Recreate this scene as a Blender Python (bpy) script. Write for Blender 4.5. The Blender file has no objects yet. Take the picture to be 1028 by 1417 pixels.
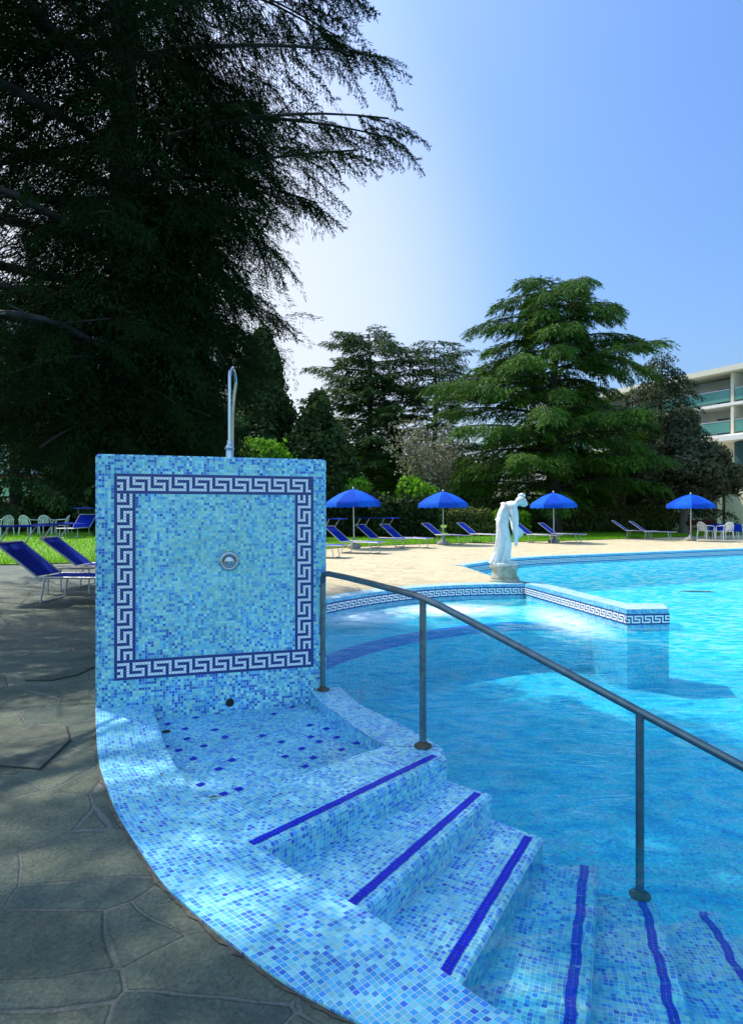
import bpy, math, random
import numpy as np
from mathutils import Vector, Matrix
from mathutils.geometry import tessellate_polygon

rng = np.random.default_rng(11)
random.seed(11)
PI = math.pi
sc = bpy.context.scene
col = sc.collection
TP = 0.0186          # mosaic pitch in metres

# ------------------------------------------------------------------ basics
def link(o, parent=None):
    col.objects.link(o)
    if parent is not None:
        o.parent = parent
    return o

def tag(o, label=None, cat=None, group=None, kind=None):
    if label: o['label'] = label
    if cat: o['category'] = cat
    if group: o['group'] = group
    if kind: o['kind'] = kind
    return o

def empty(name, loc=(0, 0, 0), rz=0.0):
    o = bpy.data.objects.new(name, None)
    o.empty_display_size = 0.2
    o.location = loc
    o.rotation_euler = (0, 0, rz)
    return link(o)

def copy_tree(o, parent=None):
    c = o.copy()
    link(c, parent)
    for ch in list(o.children):
        copy_tree(ch, c)
    return c

def frame_from(d):
    d = Vector(d).normalized()
    up = Vector((0, 0, 1)) if abs(d.z) < 0.95 else Vector((1, 0, 0))
    a = d.cross(up).normalized()
    b = a.cross(d).normalized()
    return a, b

class MB:
    """collects shapes, then links them as one mesh object"""
    def __init__(self):
        self.v = []; self.f = []; self.uv = []; self.sm = []
    def face(self, pts, uv=None, smooth=False):
        n = len(self.v)
        self.v += [tuple(p) for p in pts]
        self.f.append(tuple(range(n, n + len(pts))))
        self.uv.append(uv); self.sm.append(smooth)
    def idx(self, verts, faces, uvs=None, smooth=False):
        n = len(self.v)
        self.v += [tuple(p) for p in verts]
        for k, f in enumerate(faces):
            self.f.append(tuple(i + n for i in f))
            self.uv.append(uvs[k] if uvs else None); self.sm.append(smooth)
    def box(self, c, s, m=None):
        x, y, z = s[0] / 2, s[1] / 2, s[2] / 2
        vs = [Vector((sx * x, sy * y, sz * z)) for sz in (-1, 1) for sy in (-1, 1) for sx in (-1, 1)]
        if m is not None: vs = [m @ p for p in vs]
        vs = [p + Vector(c) for p in vs]
        self.idx(vs, [(0, 2, 3, 1), (4, 5, 7, 6), (0, 1, 5, 4), (2, 6, 7, 3), (0, 4, 6, 2), (1, 3, 7, 5)])
    def tube(self, pts, r, seg=8, caps=True):
        pts = [Vector(p) for p in pts]
        n = len(pts)
        rr = r if isinstance(r, (list, tuple)) else [r] * n
        vs = []; fs = []
        a = None
        for i, p in enumerate(pts):
            d = (pts[min(i + 1, n - 1)] - pts[max(i - 1, 0)])
            if d.length < 1e-9: d = Vector((0, 0, 1))
            d.normalize()
            if a is None:
                a, b = frame_from(d)
            else:
                a = (a - d * a.dot(d))
                a = a.normalized() if a.length > 1e-6 else frame_from(d)[0]
                b = a.cross(d)
            for k in range(seg):
                t = 2 * PI * k / seg
                vs.append(p + a * (rr[i] * math.cos(t)) + b * (rr[i] * math.sin(t)))
        for i in range(n - 1):
            for k in range(seg):
                k2 = (k + 1) % seg
                fs.append((i * seg + k, i * seg + k2, (i + 1) * seg + k2, (i + 1) * seg + k))
        self.idx(vs, fs, smooth=True)
        if caps:
            self.face(vs[:seg][::-1]); self.face(vs[-seg:])
    def lathe(self, prof, c=(0, 0, 0), seg=24, caps=True, axis=None):
        vs = []; fs = []
        m = axis if axis is not None else Matrix.Identity(3)
        for (r, z) in prof:
            for k in range(seg):
                t = 2 * PI * k / seg
                vs.append(m @ Vector((r * math.cos(t), r * math.sin(t), z)) + Vector(c))
        for i in range(len(prof) - 1):
            for k in range(seg):
                k2 = (k + 1) % seg
                fs.append((i * seg + k, i * seg + k2, (i + 1) * seg + k2, (i + 1) * seg + k))
        self.idx(vs, fs, smooth=True)
        if caps:
            self.face(vs[:seg][::-1]); self.face(vs[-seg:])
    def build(self, name, mat, parent=None, loc=None):
        me = bpy.data.meshes.new(name)
        me.from_pydata(self.v, [], self.f)
        for p, s in zip(me.polygons, self.sm): p.use_smooth = s
        if any(u is not None for u in self.uv):
            l = me.uv_layers.new(name='UVMap')
            k = 0
            for f, u in zip(self.f, self.uv):
                for j in range(len(f)):
                    l.data[k].uv = u[j] if u is not None else (0, 0)
                    k += 1
        me.materials.append(mat)
        me.update()
        o = bpy.data.objects.new(name, me)
        if loc: o.location = loc
        return link(o, parent)

def fast_mesh(name, V, F, mat, parent=None, tint=None, smooth=False):
    V = np.asarray(V, dtype=np.float32); F = np.asarray(F, dtype=np.int32)
    me = bpy.data.meshes.new(name)
    k = F.shape[1]
    me.vertices.add(len(V)); me.vertices.foreach_set('co', V.ravel())
    me.loops.add(F.size); me.loops.foreach_set('vertex_index', F.ravel())
    me.polygons.add(len(F))
    me.polygons.foreach_set('loop_start', np.arange(0, F.size, k, dtype=np.int32))
    me.polygons.foreach_set('use_smooth', np.full(len(F), smooth, dtype=bool))
    if tint is not None:
        a = me.attributes.new('tint', 'FLOAT', 'POINT')
        a.data.foreach_set('value', np.asarray(tint, dtype=np.float32))
    me.materials.append(mat)
    me.update(calc_edges=True)
    o = bpy.data.objects.new(name, me)
    return link(o, parent)

def spline(pts, n=8):
    """catmull-rom through 2-d points"""
    P = [np.array(p, float) for p in pts]
    P = [2 * P[0] - P[1]] + P + [2 * P[-1] - P[-2]]
    out = []
    for i in range(1, len(P) - 2):
        a, b, c, d = P[i - 1:i + 3]
        for k in range(n):
            t = k / n
            out.append(0.5 * (2 * b + (c - a) * t + (2 * a - 5 * b + 4 * c - d) * t * t + (3 * b - a - 3 * c + d) * t ** 3))
    out.append(P[-2])
    return [tuple(float(v) for v in p) for p in out]

# ------------------------------------------------------------------ materials
def mat_new(name):
    m = bpy.data.materials.new(name); m.use_nodes = True
    nt = m.node_tree
    for n in list(nt.nodes): nt.nodes.remove(n)
    out = nt.nodes.new('ShaderNodeOutputMaterial')
    return m, nt, out

class N:
    def __init__(self, nt): self.nt = nt
    def __call__(self, t, **kw):
        n = self.nt.nodes.new('ShaderNode' + t)
        for k, v in kw.items(): setattr(n, k, v)
        return n
    def l(self, a, b): self.nt.links.new(a, b)
    def math(self, op, a, b=None, c=None, clamp=False):
        n = self('Math', operation=op); n.use_clamp = clamp
        for i, x in enumerate((a, b, c)):
            if x is None: continue
            if isinstance(x, (int, float)): n.inputs[i].default_value = x
            else: self.l(x, n.inputs[i])
        return n.outputs[0]
    def ramp(self, fac, stops, interp='LINEAR'):
        n = self('ValToRGB'); r = n.color_ramp; r.interpolation = interp
        while len(r.elements) < len(stops): r.elements.new(0.5)
        for e, (p, c) in zip(r.elements, stops):
            e.position = p; e.color = (c[0], c[1], c[2], 1)
        self.l(fac, n.inputs[0]); return n.outputs[0]
    def mix(self, fac, a, b, mode='MIX'):
        n = self('MixRGB', blend_type=mode)
        for i, x in enumerate((fac, a, b)):
            if isinstance(x, (int, float)): n.inputs[i].default_value = x
            elif isinstance(x, tuple): n.inputs[i].default_value = (x[0], x[1], x[2], 1)
            else: self.l(x, n.inputs[i])
        return n.outputs[0]
    def noise(self, vec, scale, detail=3, rough=0.55):
        n = self('TexNoise'); n.inputs['Scale'].default_value = scale
        n.inputs['Detail'].default_value = detail; n.inputs['Roughness'].default_value = rough
        if vec is not None: self.l(vec, n.inputs['Vector'])
        return n
    def bump(self, h, strength=0.3, dist=0.01):
        n = self('Bump'); n.inputs['Strength'].default_value = strength; n.inputs['Distance'].default_value = dist
        self.l(h, n.inputs['Height']); return n.outputs[0]

def plain(name, color, rough=0.5, metal=0.0, var=0.12, scale=6.0, bump=0.0, spec=0.5, dirt=None):
    m, nt, out = mat_new(name); n = N(nt)
    geo = n('TexCoord')
    nz = n.noise(geo.outputs['Object'], scale, 5)
    lo = tuple(c * (1 - var) for c in color); hi = tuple(min(1, c * (1 + var)) for c in color)
    cc = n.ramp(nz.outputs['Fac'], [(0.3, lo), (0.7, hi)])
    if dirt:
        nz2 = n.noise(geo.outputs['Object'], scale * 0.45, 6, 0.7)
        f = n.ramp(nz2.outputs['Fac'], [(0.5, (0, 0, 0)), (0.68, (1, 1, 1))])
        cc = n.mix(f, cc, dirt)
    b = n('BsdfPrincipled')
    n.l(cc, b.inputs['Base Color'])
    b.inputs['Metallic'].default_value = metal
    b.inputs['Specular IOR Level'].default_value = spec
    r = n.math('MULTIPLY_ADD', nz.outputs['Fac'], 0.25, rough - 0.12, clamp=True)
    n.l(r, b.inputs['Roughness'])
    if bump: n.l(n.bump(nz.outputs['Fac'], bump, 0.02), b.inputs['Normal'])
    n.l(b.outputs[0], out.inputs[0])
    return m

PAL_WALL = [(0.0, (0.48, 0.92, 0.80)), (0.18, (0.33, 0.82, 0.83)), (0.40, (0.23, 0.71, 0.86)), (0.60, (0.13, 0.50, 0.82)),
            (0.77, (0.07, 0.31, 0.75)), (0.92, (0.035, 0.17, 0.60))]
PAL_STEP = [(0.0, (0.27, 0.75, 0.80)), (0.20, (0.19, 0.67, 0.83)), (0.43, (0.11, 0.56, 0.84)), (0.64, (0.055, 0.40, 0.81)),
            (0.84, (0.035, 0.26, 0.76)), (0.975, (0.025, 0.17, 0.66))]
PAL_POOL = [(0.0, (0.06, 0.80, 0.93)), (0.3, (0.045, 0.74, 0.92)), (0.55, (0.035, 0.66, 0.92)), (0.75, (0.025, 0.56, 0.90)),
            (0.9, (0.05, 0.42, 0.86)), (0.97, (0.045, 0.36, 0.84))]

def mosaic(name, pal, wob=0.0, grout=(0.55, 0.80, 0.86), light=None, pitch=TP, rough=0.22):
    m, nt, out = mat_new(name); n = N(nt)
    uv = n('UVMap'); uv.uv_map = 'UVMap'
    vec = uv.outputs[0]
    if wob:
        geo = n('NewGeometry')
        nz = n.noise(geo.outputs['Position'], 7.0, 2, 0.45)
        sub = n('VectorMath', operation='SUBTRACT'); n.l(nz.outputs['Color'], sub.inputs[0]); sub.inputs[1].default_value = (.5, .5, .5)
        scl = n('VectorMath', operation='SCALE'); n.l(sub.outputs[0], scl.inputs[0])
        sep = n('SeparateXYZ'); n.l(geo.outputs['Position'], sep.inputs[0])
        under = n.math('MULTIPLY', n.math('MULTIPLY_ADD', sep.outputs[2], -6.0, -1.5, clamp=True), wob)
        n.l(under, scl.inputs['Scale'])
        add = n('VectorMath', operation='ADD'); n.l(vec, add.inputs[0]); n.l(scl.outputs[0], add.inputs[1]); vec = add.outputs[0]
    s = n('VectorMath', operation='SCALE'); n.l(vec, s.inputs[0]); s.inputs['Scale'].default_value = 1 / pitch
    fl = n('VectorMath', operation='FLOOR'); n.l(s.outputs[0], fl.inputs[0])
    fr = n('VectorMath', operation='FRACTION'); n.l(s.outputs[0], fr.inputs[0])
    wn = n('TexWhiteNoise', noise_dimensions='2D'); n.l(fl.outputs[0], wn.inputs['Vector'])
    cl = n.noise(fl.outputs[0], 0.16, 3, 0.6)
    v = n.math('ADD', wn.outputs['Value'], n.math('MULTIPLY_ADD', cl.outputs['Fac'], 0.75, -0.40), clamp=True)
    if light:  # pool of light put into the tile mix: paler tiles round this point
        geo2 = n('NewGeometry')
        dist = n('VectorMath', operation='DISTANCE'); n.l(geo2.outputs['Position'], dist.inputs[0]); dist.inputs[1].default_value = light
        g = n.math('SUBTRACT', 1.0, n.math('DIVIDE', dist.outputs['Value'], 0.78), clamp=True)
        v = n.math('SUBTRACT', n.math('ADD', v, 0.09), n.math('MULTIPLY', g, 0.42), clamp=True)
    cc = n.ramp(v, pal, 'CONSTANT')
    hsv = n('HueSaturation'); n.l(cc, hsv.inputs['Color'])
    sepc = n('SeparateColor'); n.l(wn.outputs['Color'], sepc.inputs[0])
    n.l(n.math('MULTIPLY_ADD', sepc.outputs[1], 0.34, 0.80), hsv.inputs['Value'])
    n.l(n.math('MULTIPLY_ADD', sepc.outputs[2], 0.03, 0.485), hsv.inputs['Hue'])
    sx = n('SeparateXYZ'); n.l(fr.outputs[0], sx.inputs[0])
    ex = n.math('ABSOLUTE', n.math('SUBTRACT', sx.outputs[0], 0.5)); ey = n.math('ABSOLUTE', n.math('SUBTRACT', sx.outputs[1], 0.5))
    e = n.math('MAXIMUM', ex, ey)
    gm = n.ramp(e, [(0.43, (0, 0, 0)), (0.462, (1, 1, 1))])
    tc = n('TexCoord')
    gn = n.noise(tc.outputs['Object'], 3.0, 5, 0.65)
    gcol = n.ramp(gn.outputs['Fac'], [(0.3, tuple(c * 0.6 for c in grout)), (0.65, grout)])
    cc = n.mix(gm, hsv.outputs[0], gcol)
    st = n.noise(tc.outputs['Object'], 1.7, 6, 0.7)
    cc = n.mix(1.0, cc, n.ramp(st.outputs['Fac'], [(0.28, (0.66, 0.74, 0.72)), (0.60, (1, 1, 1))]), 'MULTIPLY')
    gz = n('NewGeometry'); sz = n('SeparateXYZ'); n.l(gz.outputs['Position'], sz.inputs[0])
    wl = n.math('SUBTRACT', 1.0, n.math('DIVIDE', n.math('ABSOLUTE', n.math('ADD', sz.outputs[2], 0.238)), n.math('MULTIPLY_ADD', st.outputs['Fac'], 0.03, 0.008)), clamp=True)
    sn = n('SeparateXYZ'); n.l(gz.outputs['Normal'], sn.inputs[0])
    wl = n.math('MULTIPLY', wl, n.math('MULTIPLY_ADD', n.math('ABSOLUTE', sn.outputs[2]), -2.0, 1.0, clamp=True))
    cc = n.mix(n.math('MULTIPLY', wl, 0.45), cc, (0.62, 0.72, 0.70))
    b = n('BsdfPrincipled'); n.l(cc, b.inputs['Base Color'])
    n.l(n.math('MULTIPLY_ADD', gm, 0.5, n.math('MULTIPLY_ADD', sepc.outputs[0], 0.18, rough)), b.inputs['Roughness'])
    b.inputs['Specular IOR Level'].default_value = 0.35
    hh = n.math('ADD', n.math('MULTIPLY', gm, -1.0), n.math('MULTIPLY', sepc.outputs[0], 0.35))
    n.l(n.bump(hh, 0.35, 0.002), b.inputs['Normal'])
    n.l(b.outputs[0], out.inputs[0])
    return m

def stone_mat(name='flagstone'):
    m, nt, out = mat_new(name); n = N(nt)
    tc = n('TexCoord'); P = tc.outputs['Object']
    warp = n.noise(P, 1.3, 2)
    sub = n('VectorMath', operation='SUBTRACT'); n.l(warp.outputs['Color'], sub.inputs[0]); sub.inputs[1].default_value = (.5, .5, .5)
    scl = n('VectorMath', operation='SCALE'); n.l(sub.outputs[0], scl.inputs[0]); scl.inputs['Scale'].default_value = 0.16
    add = n('VectorMath', operation='ADD'); n.l(P, add.inputs[0]); n.l(scl.outputs[0], add.inputs[1])
    mp = n('Mapping'); n.l(add.outputs[0], mp.inputs[0]); mp.inputs['Scale'].default_value = (1.0, 1.35, 0.0); mp.inputs['Rotation'].default_value = (0, 0, 0.5)
    ve = n('TexVoronoi', feature='DISTANCE_TO_EDGE'); n.l(mp.outputs[0], ve.inputs['Vector']); ve.inputs['Scale'].default_value = 2.5; ve.inputs['Randomness'].default_value = 0.95
    vc = n('TexVoronoi', feature='F1'); n.l(mp.outputs[0], vc.inputs['Vector']); vc.inputs['Scale'].default_value = 2.5; vc.inputs['Randomness'].default_value = 0.95
    sepc = n('SeparateColor'); n.l(vc.outputs['Color'], sepc.inputs[0])
    base = n.ramp(sepc.outputs[0], [(0, (0.085, 0.115, 0.096)), (0.3, (0.150, 0.178, 0.138)), (0.6, (0.095, 0.132, 0.120)), (0.8, (0.175, 0.200, 0.150)), (1, (0.115, 0.152, 0.138))])
    n1 = n.noise(P, 6.0, 9, 0.78); n2 = n.noise(P, 70.0, 5, 0.75); n3 = n.noise(P, 0.55, 4, 0.6)
    base = n.mix(1.0, base, n.ramp(n1.outputs['Fac'], [(0.28, (0.52, 0.55, 0.5)), (0.7, (1.15, 1.12, 1.05))]), 'MULTIPLY')
    base = n.mix(1.0, base, n.ramp(n2.outputs['Fac'], [(0.3, (0.5, 0.5, 0.5)), (0.65, (1.25, 1.25, 1.22))]), 'MULTIPLY')
    base = n.mix(1.0, base, n.ramp(n3.outputs['Fac'], [(0.3, (0.85, 0.85, 0.84)), (0.6, (1.12, 1.12, 1.1))]), 'MULTIPLY')
    ew = n.math('ADD', ve.outputs['Distance'], n.math('MULTIPLY_ADD', n1.outputs['Fac'], 0.05, -0.025))
    joint = n.ramp(ew, [(0.010, (1, 1, 1)), (0.020, (0, 0, 0))])
    jn = n.noise(P, 0.9, 2)
    jm = n.mix(1.0, joint, n.ramp(jn.outputs['Fac'], [(0.38, (0.25, 0.25, 0.25)), (0.52, (1, 1, 1))]), 'MULTIPLY')
    cc = n.mix(jm, base, n.ramp(n2.outputs['Fac'], [(0.3, (0.10, 0.105, 0.09)), (0.65, (0.20, 0.21, 0.185))]))
    sep = n('SeparateXYZ'); n.l(P, sep.inputs[0])
    far = n.math('MULTIPLY', n.math('MULTIPLY_ADD', sep.outputs[1], 0.16, -0.9, clamp=True), n.math('MULTIPLY_ADD', sep.outputs[0], 0.45, 1.6, clamp=True))     # sunlit far deck painted paler, the shaded left side kept dark
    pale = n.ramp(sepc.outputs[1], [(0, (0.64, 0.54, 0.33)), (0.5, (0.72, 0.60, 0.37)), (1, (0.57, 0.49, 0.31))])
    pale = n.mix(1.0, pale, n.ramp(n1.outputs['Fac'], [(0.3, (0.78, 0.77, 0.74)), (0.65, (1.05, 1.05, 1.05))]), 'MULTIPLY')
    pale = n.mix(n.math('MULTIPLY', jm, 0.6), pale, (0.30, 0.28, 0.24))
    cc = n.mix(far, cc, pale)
    b = n('BsdfPrincipled'); n.l(cc, b.inputs['Base Color'])
    n.l(n.math('MULTIPLY_ADD', n1.outputs['Fac'], 0.4, 0.45), b.inputs['Roughness'])
    b.inputs['Specular IOR Level'].default_value = 0.3
    h = n.math('ADD', n.math('MULTIPLY', joint, -0.55), n.math('ADD', n.math('MULTIPLY', n1.outputs['Fac'], 1.3), n.math('MULTIPLY', n2.outputs['Fac'], 0.35)))
    n.l(n.bump(h, 0.95, 0.02), b.inputs['Normal'])
    n.l(b.outputs[0], out.inputs[0])
    return m

def leaf_mat(name, dark, light, trans=0.3, rough=0.5):
    m, nt, out = mat_new(name); n = N(nt)
    at = n('Attribute'); at.attribute_name = 'tint'
    cc = n.ramp(at.outputs['Fac'], [(0.0, dark), (1.0, light)])
    b = n('BsdfPrincipled'); n.l(cc, b.inputs['Base Color'])
    b.inputs['Roughness'].default_value = rough; b.inputs['Specular IOR Level'].default_value = 0.06
    t = n('BsdfTranslucent')
    tcol = n.mix(1.0, cc, (1.15, 1.25, 0.6), 'MULTIPLY'); n.l(tcol, t.inputs['Color'])
    mx = n('MixShader'); mx.inputs[0].default_value = trans
    n.l(b.outputs[0], mx.inputs[1]); n.l(t.outputs[0], mx.inputs[2]); n.l(mx.outputs[0], out.inputs[0])
    return m

def bark_mat(name, c1, c2):
    m, nt, out = mat_new(name); n = N(nt)
    tc = n('TexCoord')
    mp = n('Mapping'); n.l(tc.outputs['Object'], mp.inputs[0]); mp.inputs['Scale'].default_value = (9, 9, 1.6)
    nz = n.noise(mp.outputs[0], 1.4, 7, 0.7)
    cc = n.ramp(nz.outputs['Fac'], [(0.32, c1), (0.68, c2)])
    b = n('BsdfPrincipled'); n.l(cc, b.inputs['Base Color']); b.inputs['Roughness'].default_value = 0.9
    n.l(n.bump(nz.outputs['Fac'], 0.9, 0.03), b.inputs['Normal'])
    n.l(b.outputs[0], out.inputs[0]); return m

def water_mat():
    m, nt, out = mat_new('clear_water'); n = N(nt)
    geo = n('NewGeometry'); P = geo.outputs['Position']
    mp = n('Mapping'); n.l(P, mp.inputs[0]); mp.inputs['Rotation'].default_value = (0, 0, 0.35); mp.inputs['Scale'].default_value = (0.62, 1.25, 1)
    w0 = n.noise(mp.outputs[0], 1.6, 2)
    sub = n('VectorMath', operation='SUBTRACT'); n.l(w0.outputs['Color'], sub.inputs[0]); sub.inputs[1].default_value = (.5, .5, .5)
    scl = n('VectorMath', operation='SCALE'); n.l(sub.outputs[0], scl.inputs[0]); scl.inputs['Scale'].default_value = 0.9
    add = n('VectorMath', operation='ADD'); n.l(mp.outputs[0], add.inputs[0]); n.l(scl.outputs[0], add.inputs[1])
    v1 = n('TexVoronoi', feature='SMOOTH_F1'); n.l(add.outputs[0], v1.inputs['Vector']); v1.inputs['Scale'].default_value = 7.5; v1.inputs['Smoothness'].default_value = 0.35
    n2 = n.noise(add.outputs[0], 9.0, 5, 0.65)
    # caustic light and dark of the ripples painted into the surface tint
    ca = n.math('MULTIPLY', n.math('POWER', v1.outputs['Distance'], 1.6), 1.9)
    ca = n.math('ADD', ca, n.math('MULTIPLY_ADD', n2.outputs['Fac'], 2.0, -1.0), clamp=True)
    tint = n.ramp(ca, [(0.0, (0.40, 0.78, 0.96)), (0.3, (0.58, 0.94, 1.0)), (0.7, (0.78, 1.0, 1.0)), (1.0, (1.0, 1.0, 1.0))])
    trs = n('BsdfTransparent'); n.l(tint, trs.inputs['Color'])
    # light scattered back by the body of the water
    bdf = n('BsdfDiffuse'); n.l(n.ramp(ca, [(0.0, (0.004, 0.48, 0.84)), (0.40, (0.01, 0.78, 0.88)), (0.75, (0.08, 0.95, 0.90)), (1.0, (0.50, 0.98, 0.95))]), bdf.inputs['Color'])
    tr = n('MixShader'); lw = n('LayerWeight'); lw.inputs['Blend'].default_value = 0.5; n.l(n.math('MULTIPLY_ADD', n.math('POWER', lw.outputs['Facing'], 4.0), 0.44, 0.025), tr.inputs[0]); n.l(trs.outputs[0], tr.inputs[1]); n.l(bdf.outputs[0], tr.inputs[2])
    # waves for the reflection
    h1 = n.noise(add.outputs[0], 4.2, 3, 0.55); h2 = n.noise(mp.outputs[0], 17.0, 2, 0.5)
    h = n.math('ADD', n.math('MULTIPLY', h1.outputs['Fac'], 1.0), n.math('MULTIPLY', h2.outputs['Fac'], 0.24))
    bp = n.bump(h, 0.55, 0.10)
    gl = n('BsdfGlossy'); gl.inputs['Roughness'].default_value = 0.04; gl.inputs['Color'].default_value = (0.9, 0.97, 1.0, 1); n.l(bp, gl.inputs['Normal'])
    fr = n('Fresnel'); fr.inputs['IOR'].default_value = 1.33; n.l(bp, fr.inputs['Normal'])
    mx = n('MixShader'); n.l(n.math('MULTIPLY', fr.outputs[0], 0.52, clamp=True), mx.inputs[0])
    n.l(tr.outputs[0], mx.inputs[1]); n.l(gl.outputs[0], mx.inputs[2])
    # foam thrown up by the massage jets along the bay wall
    foam = None
    for (x, y, rx, ry, k) in [(-0.25, 8.9, 1.0, 0.95, 1.5), (1.2, 9.55, 1.2, 0.8, 1.5), (2.70, 8.6, 0.55, 1.6, 1.1)]:
        mpf = n('Mapping'); mpf.vector_type = 'POINT'; n.l(P, mpf.inputs[0])
        mpf.inputs['Location'].default_value = (-x / rx, -y / ry, 0); mpf.inputs['Scale'].default_value = (1 / rx, 1 / ry, 0)
        ln = n('VectorMath', operation='LENGTH'); n.l(mpf.outputs[0], ln.inputs[0])
        g = n.math('MULTIPLY', n.math('SUBTRACT', 1.0, ln.outputs['Value'], clamp=True), k)
        foam = g if foam is None else n.math('MAXIMUM', foam, g)
    fn = n.noise(add.outputs[0], 6.0, 6, 0.7)
    ff = n.math('MULTIPLY', foam, n.ramp(fn.outputs['Fac'], [(0.30, (0, 0, 0)), (0.56, (1, 1, 1))]))
    ff = n.math('MULTIPLY', ff, 0.95, clamp=True)
    df = n('BsdfDiffuse'); df.inputs['Color'].default_value = (0.72, 0.92, 0.97, 1); n.l(bp, df.inputs['Normal'])
    mx2 = n('MixShader'); n.l(ff, mx2.inputs[0]); n.l(mx.outputs[0], mx2.inputs[1]); n.l(df.outputs[0], mx2.inputs[2])
    n.l(mx2.outputs[0], out.inputs[0])
    return m

def grass_ground_mat():
    m, nt, out = mat_new('lawn_ground'); n = N(nt)
    tc = n('TexCoord'); P = tc.outputs['Object']
    a = n.noise(P, 0.6, 5, 0.6); b_ = n.noise(P, 14.0, 5, 0.7)
    cc = n.mix(0.5, n.ramp(a.outputs['Fac'], [(0.3, (0.11, 0.25, 0.012)), (0.7, (0.20, 0.44, 0.02))]),
               n.ramp(b_.outputs['Fac'], [(0.3, (0.10, 0.22, 0.012)), (0.7, (0.22, 0.46, 0.025))]))
    b = n('BsdfPrincipled'); n.l(cc, b.inputs['Base Color']); b.inputs['Roughness'].default_value = 0.85
    n.l(n.bump(b_.outputs['Fac'], 0.9, 0.05), b.inputs['Normal'])
    n.l(b.outputs[0], out.inputs[0]); return m

GLOW_CENTRE = (-0.96, 4.1, 0.92)
M = {}
M['wall'] = mosaic('mosaic_wall', PAL_WALL, light=GLOW_CENTRE)
M['step'] = mosaic('mosaic_step', PAL_STEP, wob=0.05, grout=(0.72, 0.93, 0.95))
M['cope'] = mosaic('mosaic_coping', PAL_STEP, grout=(0.72, 0.93, 0.95))
M['pool'] = mosaic('mosaic_pool', PAL_POOL, wob=0.07, grout=(0.14, 0.62, 0.86))
M['poolwall'] = mosaic('mosaic_poolwall', PAL_STEP, wob=0.05)
M['paleedge'] = mosaic('mosaic_edge', [(0.0, (0.62, 0.82, 0.86)), (0.5, (0.45, 0.74, 0.86)), (0.8, (0.25, 0.58, 0.85)), (0.93, (0.10, 0.36, 0.78))])
M['ultra'] = plain('ultramarine_tile', (0.007, 0.010, 0.52), 0.4, var=0.3, scale=60, spec=0.2)
M['keydark'] = plain('navy_tile', (0.016, 0.035, 0.21), 0.35, var=0.3, scale=90)
M['keywhite'] = plain('white_tile', (0.92, 0.93, 0.92), 0.3, var=0.06, scale=90)
M['stone'] = stone_mat()
M['slab'] = plain('slab_stone', (0.075, 0.088, 0.066), 0.85, var=0.5, scale=9, bump=0.8, dirt=(0.05, 0.06, 0.045))
M['gap'] = plain('dark_gap', (0.02, 0.02, 0.018), 0.9)
M['steel'] = plain('brushed_steel', (0.20, 0.23, 0.23), 0.36, metal=1.0, var=0.2, scale=22)
M['chrome'] = plain('chrome', (0.52, 0.56, 0.58), 0.18, metal=1.0, var=0.08)
M['bronze'] = plain('worn_brass', (0.42, 0.38, 0.26), 0.38, metal=0.8, var=0.25, scale=12)
M['rust'] = plain('rusty_metal', (0.10, 0.085, 0.06), 0.7, metal=0.5, var=0.5, scale=25, bump=0.4)
M['blue'] = plain('blue_fabric', (0.004, 0.026, 0.33), 0.85, spec=0.06, var=0.18, scale=30)
M['canopy'] = plain('blue_canopy', (0.006, 0.062, 0.44), 0.8, spec=0.08, var=0.15, scale=5)
M['canopyl'] = plain('light_blue_canopy', (0.010, 0.11, 0.58), 0.8, spec=0.08, var=0.15, scale=5)
M['alu'] = plain('aluminium', (0.55, 0.55, 0.53), 0.42, metal=0.65, var=0.12)
M['plastic'] = plain('white_plastic', (0.74, 0.76, 0.72), 0.4, var=0.08, scale=3)
M['concrete'] = plain('concrete', (0.28, 0.28, 0.24), 0.9, var=0.25, scale=9, bump=0.4)
M['marble'] = plain('weathered_marble', (0.78, 0.79, 0.76), 0.55, var=0.10, scale=5, bump=0.15, dirt=(0.46, 0.47, 0.42))
M['mossy'] = plain('mossy_stone', (0.42, 0.40, 0.32), 0.85, var=0.35, scale=9, bump=0.5, dirt=(0.20, 0.19, 0.12))
M['water'] = water_mat()
M['lawn'] = grass_ground_mat()
M['grass'] = leaf_mat('grass_blade', (0.11, 0.26, 0.012), (0.24, 0.50, 0.03), 0.4)
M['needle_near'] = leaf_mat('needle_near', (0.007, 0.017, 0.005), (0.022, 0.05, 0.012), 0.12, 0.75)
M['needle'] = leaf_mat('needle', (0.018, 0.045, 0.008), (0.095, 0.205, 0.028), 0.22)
M['needle_dk'] = leaf_mat('needle_dark', (0.013, 0.032, 0.009), (0.06, 0.115, 0.026), 0.2)
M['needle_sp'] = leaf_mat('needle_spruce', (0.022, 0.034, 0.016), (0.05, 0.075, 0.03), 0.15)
M['thuja'] = leaf_mat('thuja_leaf', (0.016, 0.032, 0.010), (0.06, 0.10, 0.028), 0.2)
M['purple'] = leaf_mat('bronze_leaf', (0.035, 0.042, 0.022), (0.13, 0.13, 0.075), 0.25)
M['bright'] = leaf_mat('bright_leaf', (0.03, 0.085, 0.01), (0.20, 0.42, 0.03), 0.3)
M['dkleaf'] = leaf_mat('dark_leaf', (0.012, 0.024, 0.009), (0.035, 0.06, 0.018), 0.15)
M['blossom'] = leaf_mat('pale_blossom', (0.20, 0.19, 0.15), (0.42, 0.40, 0.32), 0.2)
M['olive'] = leaf_mat('olive_leaf', (0.05, 0.07, 0.02), (0.16, 0.19, 0.06), 0.25)
M['redleaf'] = leaf_mat('red_leaf', (0.05, 0.012, 0.01), (0.10, 0.05, 0.02), 0.2)
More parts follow.
